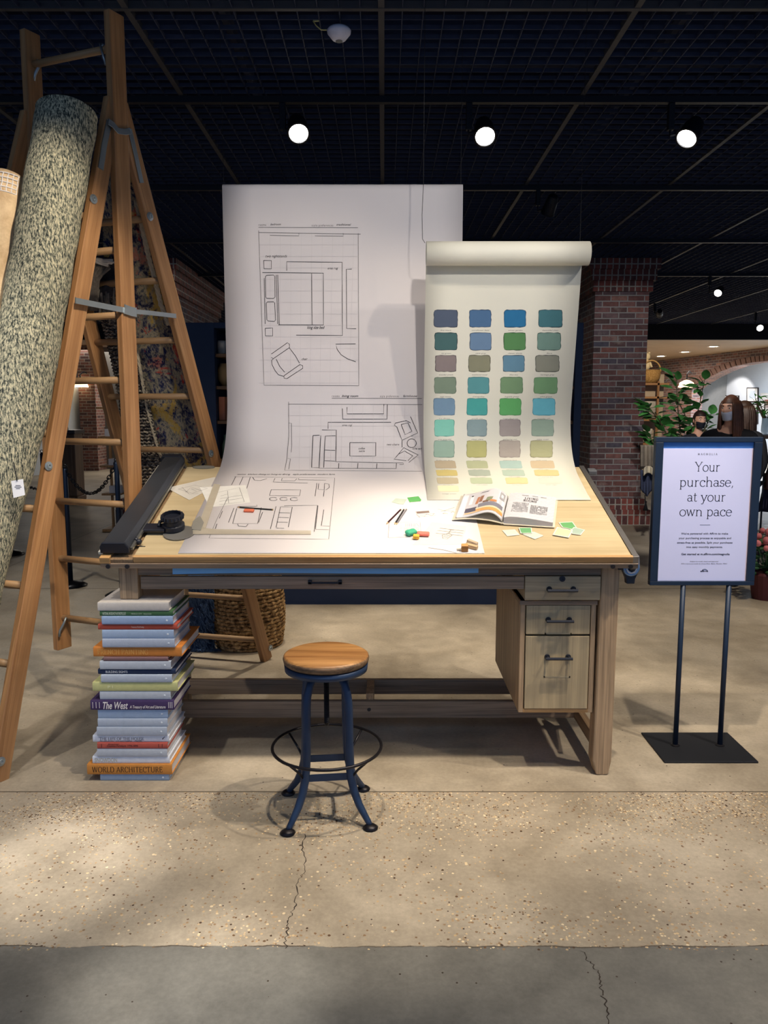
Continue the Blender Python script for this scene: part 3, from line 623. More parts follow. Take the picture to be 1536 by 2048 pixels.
bquad([(394, 1060), (428, 970), (441, 972), (411, 1060)]).build('ruler', CLR, dm)
bquad([(384, 1062), (386, 1046), (400, 1035), (408, 1048), (402, 1064)], .004, .009).build('ruler_hub', M((170, 168, 160), .3, .3), dm)
q = bhit(276, 1082, .02); lv = MB(); lv.tube([bp(q[0]-.025, q[1]+.03, .02), bp(q[0]-.012, q[1]+.01, .024), bp(q[0], q[1], .02)], [.012, .008, .008], 8); lv.ball(bp(q[0]+.004, q[1]-.003, .018), .013, 12, 8)
lv.build('lock_lever', BLK, dm, smooth=True); bbox(MB(), q[0]-.035, q[0]+.03, q[1]-.013, q[1]-.009, 0, .002).build('lever_slot', BLK, dm)
q = bhit(402, 931, 0); MB().lathe([(0, 0), (.055, 0), (.055, .004), (0, .008)], bp(q[0]+.02, BL-.01, .001), 20, ax=ax @ Matrix.Diagonal((1, .35, 1))).build('corner_clip', M((120, 118, 110), .5), dm)
# ================================================================ PAPERS
INK = M((34, 32, 38), .8, name='ink'); PENCIL = M((96, 92, 94), .85, name='pencil_line'); FAINT = M((204, 199, 200), .85, name='faint_pencil')
PAP = M((216, 210, 211), .65, var=.012, vs=2, name='white_paper'); PAP_SHADE = M((136, 200, 255), .7, var=.02, name='shade_blue_paper')  # the blue one is white paper with cool shade put into its colour
def bz(Y): return ZB0+(Y-Y0)*math.tan(TL)
HY = 4.15; PX0, PX1 = -.815, .398
ztop = atY(443, 366, HY).z
hang = fillet((HY, ztop-.02), (HY, bz(HY)+.002), (Y0+.002, bz(Y0+.002)+.0018), .40, 22)
top = [(HY+.02*math.cos(R(a))+.02, ztop-.02+.02*math.sin(R(a))) for a in (20, 60, 90, 120, 150)]
top = [(HY+.055, ztop-.10)]+[(HY+.0275+.0275*math.cos(R(a)), ztop-.0275+.0275*math.sin(R(a))) for a in (0, 30, 60, 90, 120, 150)]
PS = Sheet(top+[(y, z) for y, z in hang if z < ztop-.02])
# the foot of the hanging sheet lies on the board
pt_ = thing('drawing_paper', (-.2, 3.6, bz(3.6)), 'tall white drawing paper with ink floor plans, hung from above and running down the board', 'paper')
def edge_x(px, t): return px
mb = MB(); nS = 70; SL = PS.S[-1]
mb.grid(8, nS*2, lambda u, v: PS.pt(PX0+(PX1-PX0)*u, SL*v, -.0002))
mb.build('sheet', PAP, pt_, smooth=True, solid=-.0008)
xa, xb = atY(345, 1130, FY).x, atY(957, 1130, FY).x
mb = MB(); mb.grid(30, 1, lambda u, v: Vector((xa+(xb-xa)*u, FY-.003+.004*v, (atY(600, 1128.5, FY).z if v > .5 else atY(600, 1148, FY).z+.003*math.sin(u*6)+(.006*u))))).build('lower_edge', PAP_SHADE, pt_, solid=.0008, label='end of the white sheet hanging below the front lip, its cool shade painted blue')
def S1(x, y): return (430+x/2.954, 350+y/2.954)   # tracing frames
def S2(x, y): return (200+x/2.743, 880+y/2.743)
g = MB(); k = MB(); f_ = MB()
L1 = lambda *p: [S1(*q) for q in p]
PS.lines(k, [L1((257, 310), (845, 312)), L1((258, 340), (860, 350)), L1((258, 328), (290, 1242), (850, 1245), (846, 345)), L1((325, 357), (496, 360), (496, 344)), L1((590, 360), (758, 362), (757, 344))], .0022)
PS.lines(g, [L1((288, 505), (333, 506), (333, 555), (290, 555), (288, 505)), L1((297, 906), (341, 904), (341, 951), (298, 950), (297, 906)),
 L1((424, 566), (424, 513), (751, 516), (753, 948), (480, 946)), L1((280, 577), (640, 580), (641, 886), (375, 885)), L1((571, 582), (574, 884)),
 L1((362, 590), (371, 880)), L1((371, 590), (380, 884)), L1((291, 610), (297, 880)),
 L1((298, 600), (306, 593), (346, 591), (354, 600), (355, 722), (346, 730), (306, 729), (300, 722), (298, 600)),
 L1((303, 758), (310, 750), (345, 749), (353, 756), (358, 858), (350, 866), (316, 863), (307, 856), (303, 758)),
 L1((808, 556), (776, 557), (778, 907), (834, 908)), L1((831, 998), (713, 999), (722, 1030), (745, 1062), (785, 1087), (832, 1103)),
 L1((333, 1058), (428, 991), (440, 1000), (440, 1020), (345, 1085), (333, 1078)), L1((345, 1085), (335, 1095), (337, 1120), (355, 1155), (375, 1180), (408, 1190)),
 L1((362, 1088), (382, 1130), (412, 1165)), L1((440, 1022), (475, 1068), (500, 1112)), L1((408, 1186), (502, 1120), (518, 1126), (519, 1142), (425, 1203), (408, 1200), (408, 1186))], .0028)
PS.lines(k, [L1((690, 1319), (1222, 1321)), L1((434, 1354), (1224, 1357)), L1((435, 1340), (437, 1540), (425, 1680), (412, 1746), (1222, 1752)), L1((437, 1466), (452, 1467), (454, 1600), (450, 1640)), L1((430, 1676), (446, 1678), (436, 1740))], .0022)
PS.lines(g, [L1((753, 1380), (755, 1443), (1016, 1443), (1018, 1357)), L1((780, 1372), (780, 1412), (996, 1412), (998, 1354)),
 L1((668, 1500), (668, 1462), (1040, 1462)), L1((632, 1507), (717, 1508), (714, 1695), (1000, 1702), (1112, 1703), (1113, 1712), (1090, 1712)),
 L1((578, 1540), (618, 1538)), L1((579, 1542), (571, 1730), (612, 1730)), L1((625, 1540), (615, 1734), (725, 1735), (1070, 1736), (1072, 1705)),
 L1((712, 1541), (652, 1543), (648, 1600), (643, 1730)), L1((650, 1626), (710, 1628)), L1((648, 1690), (708, 1692)), L1((732, 1704), (730, 1735)), L1((845, 1704), (842, 1736)), L1((957, 1706), (954, 1736)),
 L1((797, 1582), (950, 1582), (949, 1662), (797, 1662), (797, 1582)),
 L1((1155, 1428), (1197, 1525), (1105, 1568), (1075, 1490), (1059, 1480), (1066, 1466), (1130, 1452), (1155, 1465)), L1((1100, 1475), (1140, 1465), (1163, 1515), (1123, 1535), (1100, 1475)),
 L1((1105, 1570), (1105, 1610)), L1((1145, 1700), (1200, 1655), (1115, 1612), (1072, 1665), (1058, 1680), (1130, 1690)), L1((1085, 1650), (1120, 1632), (1168, 1660), (1140, 1690)),
 [S1(*p) for p in arc(1162, 1586, 27, 26, 0, 360, 22)]], .0032)
L2 = lambda *p: [S2(*q) for q in p]
PS.lines(g, [L2((722, 248), (745, 202)), L2((765, 248), (785, 205)), L2((805, 268), (825, 205)), L2((838, 206), (848, 222), (880, 224), (916, 214)), L2((960, 212), (950, 232), (1140, 238)), L2((1000, 212), (994, 225), (1068, 226), (1080, 214)),
 L2((1090, 212), (1090, 220), (1240, 222)), L2((1190, 238), (1180, 310)), L2((1200, 240), (1196, 272), (1230, 275)), L2((1232, 240), (1256, 244), (1258, 262), (1240, 276), (1230, 275), (1232, 240)), L2((1230, 278), (1226, 312)),
 L2((940, 274), (1101, 275), (1095, 308), (930, 306), (940, 274)), [S2(*p) for p in arc(951, 325, 21, 9, 10, 330, 14)], [S2(*p) for p in arc(1008, 325, 21, 9, 20, 330, 14)], [S2(*p) for p in arc(1065, 326, 21, 9, 20, 330, 14)],
 L2((1010, 362), (1193, 360), (1175, 505)), L2((1196, 362), (1182, 490)), L2((966, 366), (935, 490)), L2((990, 368), (1055, 370), (1033, 480)), L2((985, 400), (1042, 402)), L2((978, 426), (1036, 428)), L2((972, 452), (1030, 454)), L2((968, 485), (1010, 486)), L2((990, 370), (966, 482)),
 L2((735, 375), (705, 455)), L2((750, 378), (728, 460), (865, 460), (885, 372)), L2((755, 366), (862, 366), (860, 358)), L2((892, 398), (870, 455)), L2((755, 462), (760, 474), (800, 478), (812, 464)),
 L2((1228, 384), (1214, 472), (1258, 475)), L2((672, 392), (655, 432)), L2((642, 462), (632, 490))], .0025)
PS.lines(k, [L2((735, 203), (1288, 210), (1255, 546), (598, 540), (640, 440), (700, 320)), L2((1180, 492), (1255, 493))], .0018)
for i in range(1, 14): # faint grid
    PS.lines(f_, [L1((262, 345+i*68), (848, 345+i*68))], .0011, step=60)
for i in range(1, 10): PS.lines(f_, [L1((262+i*62, 350), (272+i*58, 1240))], .0011)
for i in range(1, 6): PS.lines(f_, [L1((440, 1360+i*62), (1222, 1360+i*62))], .0011, step=60)
for i in range(1, 13): PS.lines(f_, [L1((440+i*62, 1358), (436+i*62, 1740))], .0011)
def ps_text(px, py, s, h_px, shear=.35, mat_=g, bold=0, sp_=1.0, sheet=PS, off=.0021, wpx=None):
    h = sheet.hit(px, py)
    if not h: return
    h2 = sheet.hit(px, py-h_px) or (h[0], h[1]-.01); size = abs(h[1]-h2[1])/.72
    w = None
    if wpx: w = abs(sheet.hit(px+wpx, py)[0]-h[0])
    place_text(mat_, textgeo(s, shear, bold, sp_), lambda x, y: sheet.pt(x, h[1]-y, off), h[0], 0, size=size, width=w)
def pt1(x, y, s, h, **kw): p = S1(x, y); ps_text(p[0], p[1], s, h/2.954, **kw)
pt1(257, 301, 'rooms', 14, shear=0, mat_=k, sp_=1.3, wpx=15); pt1(327, 298, 'bedroom', 14, wpx=21); pt1(571, 304, 'style preferences', 13, shear=0, mat_=k, sp_=1.3, wpx=43); pt1(716, 300, 'traditional', 14, wpx=29)
pt1(297, 487, 'two nightstands', 16, wpx=43); pt1(664, 557, 'area rug', 14, wpx=21); pt1(544, 909, 'king size bed', 18, wpx=35, bold=.01); pt1(510, 1094, 'chair', 15, wpx=12)
pt1(690, 1312, 'rooms', 13, shear=0, mat_=k, sp_=1.3, wpx=15); pt1(748, 1312, 'living room', 14, wpx=33, bold=.01); pt1(974, 1313, 'style preferences', 13, shear=0, mat_=k, sp_=1.3, wpx=38); pt1(1110, 1312, 'farmhouse', 14, wpx=28)
pt1(750, 1484, 'area rug', 12, wpx=20); pt1(846, 1622, 'coffee', 12, wpx=13); pt1(848, 1638, 'table', 12, wpx=12); pt1(1013, 1599, 'two chairs', 13, wpx=25); pt1(1165, 1623, 'side tab', 12, wpx=19)
p_ = S2(750, 193); ps_text(p_[0], p_[1], 'rooms  kitchen dining to living to dining   style preferences  modern farm', 2.6, wpx=196)
for nm, mb_, mt in (('ink_drawing', g, INK), ('pencil_drawing', k, PENCIL), ('grid_lines', f_, FAINT)): mb_.build(nm, mt, pt_)
# seam of the paper near its top right and hanging cords
h0 = PS.hit(872, 372); h1 = PS.hit(870, 486)
# ---- colour chart
CHY = 3.85; CP = M((218, 216, 203), .6, var=.012, vs=2, name='cream_paper')
cz0 = atY(900, 500, CHY).z; zc = cz0
pr = fillet((CHY, cz0-.02), (4.035, bz(4.035)+.02), (3.2, bz(3.2)+.004), .30, 20)
cend = atP(852, 1000, bp(0, 0, .004), (0, -math.sin(TL), math.cos(TL)))
pr = [(y, z) for y, z in pr if y > cend.y or z > 1.6]+[(cend.y, bz(cend.y)+.004)]
rr = abs(atY(900, 483, CHY-.05).z-atY(900, 531, CHY-.05).z)/2
rc = (CHY-rr, atY(900, 507, CHY-rr).z)   # roll centre in front of the sheet
roll = [(rc[0]+rr*.82*math.cos(R(a)), rc[1]+rr*.82*math.sin(R(a))) for a in range(-300, 0, 30)]+[(rc[0]+(rr)*math.cos(R(a)), rc[1]+(rr)*math.sin(R(a))) for a in range(-360+15, 0, 15)]
CS = Sheet([(rc[0]+rr, rc[1])]+[(y, z) for y, z in pr[1:]])
hl = CS.hit(849, 700)[0]; hr = CS.hit(1145, 700)[0]
CX_0, CX_1 = hl, hl+(CS.hit(1175, 996)[0]-CS.hit(850, 996)[0]); CX_1 = (CX_1+hr)/2+.006
ch = thing('colour_chart', (.5, 3.7, bz(3.7)), 'cream paint colour chart with rows of painted swatches, rolled at its top', 'paper')
MB().grid(6, 110, lambda u, v: CS.pt(CX_0+(CX_1-CX_0)*u+.004*(v > .97)*(u-.5), CS.S[-1]*v, 0)).build('sheet', CP, ch, smooth=True, solid=-.0008)
rp = [(rc[0]+rr*math.cos(R(a)), rc[1]+rr*math.sin(R(a))) for a in range(0, 341, 10)]+[(rc[0]+rr*.86*math.cos(R(a)), rc[1]+rr*.86*math.sin(R(a))) for a in range(350, 700, 10)]
MB().grid(4, len(rp)-1, lambda u, v: Vector((CX_0-.002+(CX_1+.018-CX_0)*u, *rp[min(len(rp)-1, int(round(v*(len(rp)-1))))]))).build('top_roll', CP, ch, smooth=True, solid=.001)
ROWS = [(583, 712, [(137, 312), (396, 558), (650, 812), (902, 1078)], 0), (750, 880, [(143, 310), (400, 560), (648, 810), (893, 1067)], 0), (915, 1037, [(147, 303), (390, 551), (642, 802), (880, 1055)], 0), (1075, 1197, [(140, 301), (385, 542), (624, 788), (868, 1042)], 0),
 (1230, 1356, [(135, 293), (378, 530), (617, 777), (860, 1026)], 0), (1385, 1510, [(141, 288), (380, 526), (617, 771), (850, 1015)], 0), (1540, 1665, [(137, 288), (377, 524), (615, 771), (842, 1007)], 0), (1688, 1745, [(140, 292), (372, 525), (614, 775), (840, 1012)], 12),
 (1755, 1800, [(150, 303), (386, 545), (633, 795), (867, 1045)], 12), (1812, 1858, [(156, 312), (400, 560), (658, 820), (900, 1070)], 9), (1870, 1915, [(162, 315), (410, 570), (690, 850), (930, 1100)], 9)]
COLS = [[(72, 84, 106), (66, 102, 142), (20, 104, 152), (58, 110, 120)], [(60, 96, 98), (98, 126, 158), (80, 130, 78), (110, 142, 132)], [(132, 120, 120), (130, 130, 108), (92, 132, 156), (138, 139, 126)], [(118, 136, 118), (82, 144, 150), (112, 144, 108), (112, 154, 112)],
 [(112, 142, 168), (66, 158, 154), (90, 166, 98), (104, 186, 206)], [(118, 190, 172), (128, 150, 154), (158, 148, 146), (150, 172, 156)], [(146, 174, 158), (176, 174, 112), (170, 160, 152), (172, 172, 130)], [(184, 168, 142), (180, 184, 148), (172, 196, 188), (206, 186, 154)],
 [(206, 188, 120), (170, 178, 164), (178, 194, 178), (214, 196, 142)], [(188, 176, 148), (182, 192, 162), (222, 204, 154), (216, 212, 198)], [(228, 220, 186), (214, 218, 202), (226, 224, 212), (226, 224, 212)]]
NMS = [['fine black', 'cornflower field', 'winter garden', 'beautiful river'], ['ivy green', 'slate gray', 'classic shade', 'flora'], ['wooden petals', 'weathered wood', 'blue boy', 'heritage grey'], ['sage stone', 'tranquility', 'hugable green', 'olive grove'], ['ice skates', 'gentle sea', 'magnolia green', 'morning calm'],
 ['true emerald', 'clean slate', 'gathering son', 'misty coast'], ['friday ink blue', 'coconut', 'american bark', 'gold coast'], None, None, None, ['vintage cream', 'emma grey', 'quiet cream', 'silver water']]
def C6(x, y): return (830+x/3.657, 460+y/3.657)
lab = MB()
for ri, (ya, yb, cs, sl) in enumerate(ROWS):
    for ci, (x0, x1) in enumerate(cs):
        if ri == 10 and ci > 1: continue
        def outline(ins, wob):
            pts = []; W_ = x1-x0-2*ins; H_ = yb-ya-2*ins
            for sd in range(4):
                nn = 7
                for i in range(nn):
                    f = i/nn
                    a, b_ = [(f, 0), (1, f), (1-f, 1), (0, 1-f)][sd]
                    ca = .03 if (i == 0) else 0
                    x = x0+ins+W_*(a+(ca if a < .5 else -ca))+random.uniform(-wob, wob); y = ya+ins+H_*(b_+(ca if b_ < .5 else -ca))+random.uniform(-wob, wob)
                    pts.append(C6(x+sl*(b_), y))
            return pts
        def patch(pts, off, nm, mt, par):
            H = [CS.hit(*p) for p in pts]; H = [h for h in H if h]
            cxx = sum(h[0] for h in H)/len(H); ct = sum(h[1] for h in H)/len(H); n_ = len(H)
            vs = [CS.pt(cxx, ct, off)]
            for q in (.5, 1): vs += [CS.pt(cxx+(h[0]-cxx)*q, ct+(h[1]-ct)*q, off) for h in H]
            fs = [(0, 1+(i+1) % n_, 1+i) for i in range(n_)]+[(1+i, 1+(i+1) % n_, 1+n_+(i+1) % n_, 1+n_+i) for i in range(n_)]
            return vs, fs
        c = COLS[ri][ci]; dkc = tuple(int(v*(.62 if ri < 3 else .82 if ri < 7 else .97)) for v in c)
        mbp = MB(); random.seed(ri*7+ci); wb = 2.2 if ri < 7 else 1.2
        v1, f1 = patch(outline(0, wb), .0010, 0, 0, 0); mbp.add(v1, f1, 0)
        v1, f1 = patch(outline(4 if ri < 7 else 2, wb*.6), .0016, 0, 0, 0); mbp.add(v1, f1, 1)
        mbp.build('paint_swatch', [M(dkc, .6, var=.03), M(c, .6, var=.03, vs=20)], ch)
        if NMS[ri]:
            p0 = C6((x0+x1)/2-len(NMS[ri][ci])*4.0+sl, yb+26 if ri < 10 else yb+18); ps_text(p0[0], p0[1], NMS[ri][ci], 2.6 if ri < 7 else 1.4, mat_=lab, sheet=CS, off=.001, wpx=len(NMS[ri][ci])*8.0/3.657)
        elif ri == 9 or ri == 8 or ri == 7:
            nm_ = random.choice(['soft linen', 'morning dew', 'silver sage', 'old cottage']); p0 = C6((x0+x1)/2-40+sl, yb+9); ps_text(p0[0], p0[1], nm_, .8, mat_=lab, sheet=CS, off=.0011, wpx=22)
lab.build('handwritten_names', PENCIL, ch)
# cords
CRD = M((22, 22, 26), .8)
def cord(name, pts, r, label, mat=CRD): MB().tube(pts, r, 5).build(name, mat, ch if 'chart' in label else pt_)
cord('hanging_cord', [(PX0+.006, HY+.02, ztop), (PX0+.005, HY+.02, HZ)], .0011, 'thin dark cord from the ceiling to the left corner of the tall drawing paper')
cord('hanging_cord', [(PX1-.01, HY+.02, ztop), (PX1-.01, HY+.02, HZ)], .0011, 'thin dark cord from the ceiling to the right corner of the tall drawing paper')
ya_ = CHY-.04
cord('hanging_cord', [atY(850, 486, ya_), atY(845, 478, ya_), atY(844, 430, ya_), atY(847, 366, ya_), (atY(848, 366, ya_).x, ya_, HZ)], .0013, 'dark cord crossing the tall paper down to the left end of the chart roll')
cord('hanging_cord', [atY(1160, 482, ya_), (atY(1160, 482, ya_).x, ya_, HZ)], .0011, 'dark cord from the ceiling to the right end of the chart roll')
# ================================================================ THINGS ON THE BOARD
def bpoly(mb, px, w=.001, th=.0006, m=0):
    P = [bhit(*p) for p in px]; n = len(P)
    mb.add([bp(x, v, w) for x, v in P]+[bp(x, v, w+th) for x, v in P], [tuple(range(n))[::-1], tuple(range(n, 2*n))]+[(i, (i+1) % n, n+(i+1) % n, n+i) for i in range(n)], m); return mb
def bline(mb, pls, wd=.0016, w=.0022, m=0):
    for pl in pls:
        H = [bhit(*p) for p in pl]; vs = []
        for i, (x, t) in enumerate(H):
            a = H[max(i-1, 0)]; b_ = H[min(i+1, len(H)-1)]; dx, dt = b_[0]-a[0], b_[1]-a[1]; L = math.hypot(dx, dt) or 1e-6
            vs += [bp(x-dt/L*wd/2, t+dx/L*wd/2, w), bp(x+dt/L*wd/2, t-dx/L*wd/2, w)]
        mb.add(vs, [(2*i, 2*i+1, 2*i+3, 2*i+2) for i in range(len(H)-1)], m)
def card(name, px, col, label, w=.003, border=None, group=None, cat='paper swatch', alpha=1, mat=None):
    mb = MB(); bpoly(mb, px, w, .0007)
    ms = [mat or M(border or col, .6, alpha=alpha)]
    if border:
        cx = sum(p[0] for p in px)/len(px); cy = sum(p[1] for p in px)/len(px)
        bpoly(mb, [(cx+(p[0]-cx)*.86, cy+(p[1]-cy)*.86) for p in px], w+.0006, .0004, 1); ms.append(M(col, .6))
    return tag(mb.build(name, ms), label, cat, group)
C8 = lambda x, y: (740+x/6.4, 960+y/6.4)
C5 = lambda x, y: (880+x/5.12, 960+y/5.12)
card('paint_card', [C8(278, 290), C8(328, 243), C8(470, 256), C8(428, 318), C8(372, 316)], (186, 198, 184), 'pale sage paint card lying left of a green one on the white paper', .003)
card('paint_card', [C8(476, 234), C8(620, 216), C8(656, 262), C8(648, 280), C8(506, 292)], (92, 168, 92), 'bright green paint card lying alone on the white paper', .003)
WB = (226, 226, 216)
card('paint_card', [C5(635, 520), C5(765, 512), C5(815, 568), C5(690, 580)], (206, 212, 196), 'pale grey-green paint card below the open book, left of two', .002, WB)
card('paint_card', [C5(845, 562), C5(960, 535), C5(1060, 576), C5(970, 612)], (204, 210, 198), 'pale grey paint card partly under a green card below the open book', .002, WB)
card('paint_card', [C5(803, 498), C5(936, 497), C5(945, 556), C5(825, 558)], (110, 170, 116), 'green paint card with white edge in the row below the open book', .0045, WB)
card('paint_card', [C5(1213, 440), C5(1358, 432), C5(1400, 492), C5(1350, 512), C5(1250, 490)], (104, 168, 104), 'green paint card topmost of the three right of the open book', .002, WB)
card('paint_card', [C5(1345, 515), C5(1370, 490), C5(1485, 518), C5(1440, 572), C5(1350, 560)], (166, 186, 170), 'grey-green paint card rightmost on the tan board', .0033, WB)
card('paint_card', [C5(1198, 492), C5(1360, 525), C5(1318, 602), C5(1152, 572)], (222, 208, 170), 'cream paint card with white edge right of the open book', .0045, WB)
VEL = M((240, 237, 230), .5, alpha=.55, name='tracing_paper', var=.01); VEL.node_tree.nodes['Principled BSDF'].inputs['Alpha'].default_value = .5
def sketch(name, px, lines, label, mat=VEL, w=.0026, wd=.0016, ink=PENCIL, w2=None):
    r_ = MB(); bpoly(r_, px, w, .0004); o = r_.build(name, mat); tag(o, label, 'drawing')
    l_ = MB(); bline(l_, lines, wd, w+.0008); c = l_.build('line_drawing', ink, o); return o
C7 = lambda x, y: (200+x/2.743, 880+y/2.743)
sketch('tracing_paper', [C7(365, 265), C7(630, 205), C7(645, 250), C7(490, 332)], [[C7(430, 272), C7(520, 250), C7(590, 268), C7(510, 296), C7(430, 272)], [C7(470, 290), C7(500, 262), C7(560, 282)], [C7(450, 262), C7(490, 300), C7(540, 296)], [C7(500, 270), C7(530, 284), C7(510, 292)]], 'translucent tracing paper with a house sketch near the drafting arm', w=.002)
sketch('sketch_sheet', [C7(548, 262), C7(800, 250), C7(825, 345), C7(600, 372)], [[C7(648, 290), C7(765, 264), C7(792, 342), C7(655, 358)], [C7(660, 325), C7(780, 305)], [C7(655, 340), C7(782, 322)], [C7(662, 310), C7(700, 300)], [C7(700, 282), C7(706, 350)]], 'white sheet with faint furniture sketch under the clear ruler', M((232, 230, 224), .6), w=.0022)
sketch('sketch_card', [C8(545, 405), C8(800, 385), C8(860, 470), C8(600, 500)], [[C8(585, 415), C8(755, 402), C8(765, 425), C8(595, 440), C8(585, 415)], [C8(600, 455), C8(835, 440)], [C8(610, 480), C8(845, 462)], [C8(590, 445), C8(640, 490)], [C8(640, 460), C8(700, 470), C8(730, 440), C8(790, 468), C8(820, 440)]], 'small card with a brown window sketch left of the open book', M((232, 228, 220), .6), wd=.002, ink=M((120, 104, 96), .8))
g3 = MB(); bpoly(g3, [C8(592, 414), C8(752, 404), C8(760, 424), C8(600, 438)], .0034, .0003); o_ = g3.build('shaded_sketch', M((128, 108, 100), .8), bpy.data.objects['sketch_card'])
sketch('sketch_card', [C8(860, 370), C8(1080, 355), C8(1110, 440), C8(900, 460)], [[C8(868, 380), C8(950, 400), C8(1080, 360)], [C8(905, 410), C8(980, 400), C8(1085, 412)], [C8(930, 440), C8(960, 425), C8(1000, 440), C8(930, 440)], [C8(1030, 430), C8(1060, 415), C8(1090, 430)]], 'small card with a grey landscape sketch touching the left edge of the open book', M((232, 228, 220), .6), wd=.002)
sketch('plan_sheet', [C8(245, 555), C8(640, 545), C8(655, 735), C8(232, 745)], [[C8(245, 555), C8(640, 545), C8(655, 735), C8(232, 745), C8(245, 555)]]+[[C8(382, 560+i*18), C8(412, 560+i*18)] for i in range(7)]+[[C8(455+i*24, 562), C8(455+i*24, 606)] for i in range(6)]+[[C8(430, 620+i*12), C8(628, 616+i*12)] for i in range(5)]+[[C8(590, 562), C8(630, 606)]], 'white plan sheet with small red-grey blocks, behind the erasers', M((230, 226, 220), .6), w=.0024, ink=M((134, 112, 112), .8))
sketch('tracing_paper', [C8(790, 545), C8(1240, 600), C8(1170, 830), C8(540, 840), C8(610, 770), C8(720, 640)], [[C8(890, 625), C8(1205, 662)], [C8(860, 655), C8(1190, 690)], [C8(840, 690), C8(1180, 722)], [C8(1010, 645), C8(1070, 650)], [C8(1035, 648), C8(1008, 688)], [C8(985, 690), C8(1035, 690)], [C8(925, 712), C8(1010, 690), C8(1050, 716), C8(985, 765), C8(930, 755), C8(925, 712)], [C8(940, 720), C8(1030, 722)], [C8(940, 735), C8(1000, 745)], [C8(745, 875), C8(945, 905), C8(1110, 945)]], 'translucent tracing paper with a lamp sketch near the front lip of the table', w=.0028, wd=.002, ink=M((110, 96, 90), .8))
def bmat(x, v, w, rz=0, tilt=True):
    return Matrix.Translation(bp(x, v, w)) @ Matrix.Rotation(TL, 4, 'X') @ Matrix.Rotation(rz, 4, 'Z')
def pencil(px0, px1, col, label, group=None):
    a = bhit(*px0, .004); b_ = bhit(*px1, .004); P0 = bp(*a, .0055); P1 = bp(*b_, .0055); d_ = (P1-P0).normalized(); L = (P1-P0).length
    t_ = thing('pencil', P0, label, 'pencil')
    MB().tube([P0+d_*.014, P1], .0038, 6).build('shaft', M(col, .35), t_)
    MB().tube([P0+d_*.004, P0+d_*.0139], [.0012, .0037], 8).build('wood_tip', M((214, 176, 130), .6), t_)
    MB().tube([P0, P0+d_*.0039], [.0003, .0012], 6).build('lead', M((60, 20, 20), .5), t_)
    MB().tube([P1+d_*.0001, P1+d_*.004], .0039, 8).build('end_cap', M((150, 120, 60), .4), t_); return t_
pencil(C8(208, 568), C8(388, 388), (54, 16, 26), 'dark red pencil, left of three lying together on white paper')
pencil(C8(312, 574), C8(430, 388), (34, 32, 36), 'black pencil, middle one of the three lying together')
pencil(C8(335, 578), C8(462, 388), (120, 118, 126), 'silvery grey pencil, right one of the three lying together')
pencil(C7(750, 370), C7(945, 384), (20, 18, 20), 'black pencil lying crosswise over the floor plan on the left')
def eraser(px, L, Wd, H, rz, col, label, rb=.006, w=.0025):
    x, v = bhit(*px); mb = MB(); mb.X = bmat(x, v, w, rz); mb.box(-L/2, L/2, -Wd/2, Wd/2, 0, H); o = mb.build('eraser', M(col, .7, var=.04), bevel=rb); o.modifiers[0].segments = 4; return tag(o, label, 'eraser')
eraser(C7(818, 396), .045, .022, .010, -.1, (226, 118, 84), 'orange-red eraser beside the lone black pencil', .004, .003)
eraser(C8(525, 710), .048, .034, .020, .5, (60, 168, 130), 'green rounded eraser in the group on white paper', .010, .0055)
eraser(C8(680, 722), .052, .028, .014, -.12, (228, 120, 104), 'pink-red eraser lying right of the green one', .007, .0055)
eraser(C8(590, 762), .026, .022, .016, -.1, (228, 174, 60), 'yellow square eraser in front of the green one', .004, .0055)
def block(px, L, Wd, H, rz, col, label, w=.004):
    x, v = bhit(*px); mb = MB(); mb.X = bmat(x, v, w, rz); mb.box(-L/2, L/2, -Wd/2, Wd/2, 0, H); return tag(mb.build('wood_block', wood('block_wood', tuple(int(c*.85) for c in col), col, 'X', .6, dark=.1), bevel=.001), label, 'block')
block(C8(1300, 880), .05, .016, .014, -.55, (222, 192, 150), 'pale wooden stick block right of the orange wooden cube')
block(C8(1310, 825), .048, .014, .012, -.75, (214, 190, 160), 'pale wooden stick block furthest back at the paper edge')
block(C8(1210, 915), .026, .024, .026, 0, (216, 160, 96), 'small orange-brown wooden cube near the front lip')
block(C8(1140, 905), .018, .012, .004, 0, (214, 206, 190), 'tiny pale wooden chip left of the orange wooden cube')
# ---- open book
P = {k_: bhit(*C5(*p)) for k_, p in dict(lb=(125, 425), lt=(215, 178), sb=(640, 468), st=(690, 200), rb=(1172, 502), rt=(1205, 222)).items()}
bk_ = thing('open_book', bp(*bhit(1005, 1045), .004), 'thick open interiors book lying on the tan board below the colour chart', 'book')
def bil(s_, t_): # s 0..1 left-right, t 0..1 front-back
    lb, lt, sb, st, rb, rt = (Vector(P[k_]) for k_ in ('lb', 'lt', 'sb', 'st', 'rb', 'rt'))
    st = sb+((lt-lb)+(rt-rb))*.5
    if s_ < .5: a = lb.lerp(sb, s_*2); b_ = lt.lerp(st, s_*2)
    else: a = sb.lerp(rb, s_*2-1); b_ = st.lerp(rt, s_*2-1)
    return a.lerp(b_, t_)
def bk(s_, t_, w): q = bil(s_, t_); return bp(q.x, q.y, w)
COV = M((206, 198, 180), .5); PG = M((232, 230, 234), .6, name='page_paper')
def lcov(s): return .005+.012*math.sin(math.pi*min(1, s*2))*1
mb = MB(); mb.grid(12, 1, lambda u, v: bk(u*.49, v, .0045+.014*math.sin(math.pi*u*.95)**.8)).build('left_cover', COV, bk_, solid=.003)
MB().grid(4, 1, lambda u, v: bk(.51+u*.49, v, .0045)).build('right_cover', COV, bk_, solid=.003)
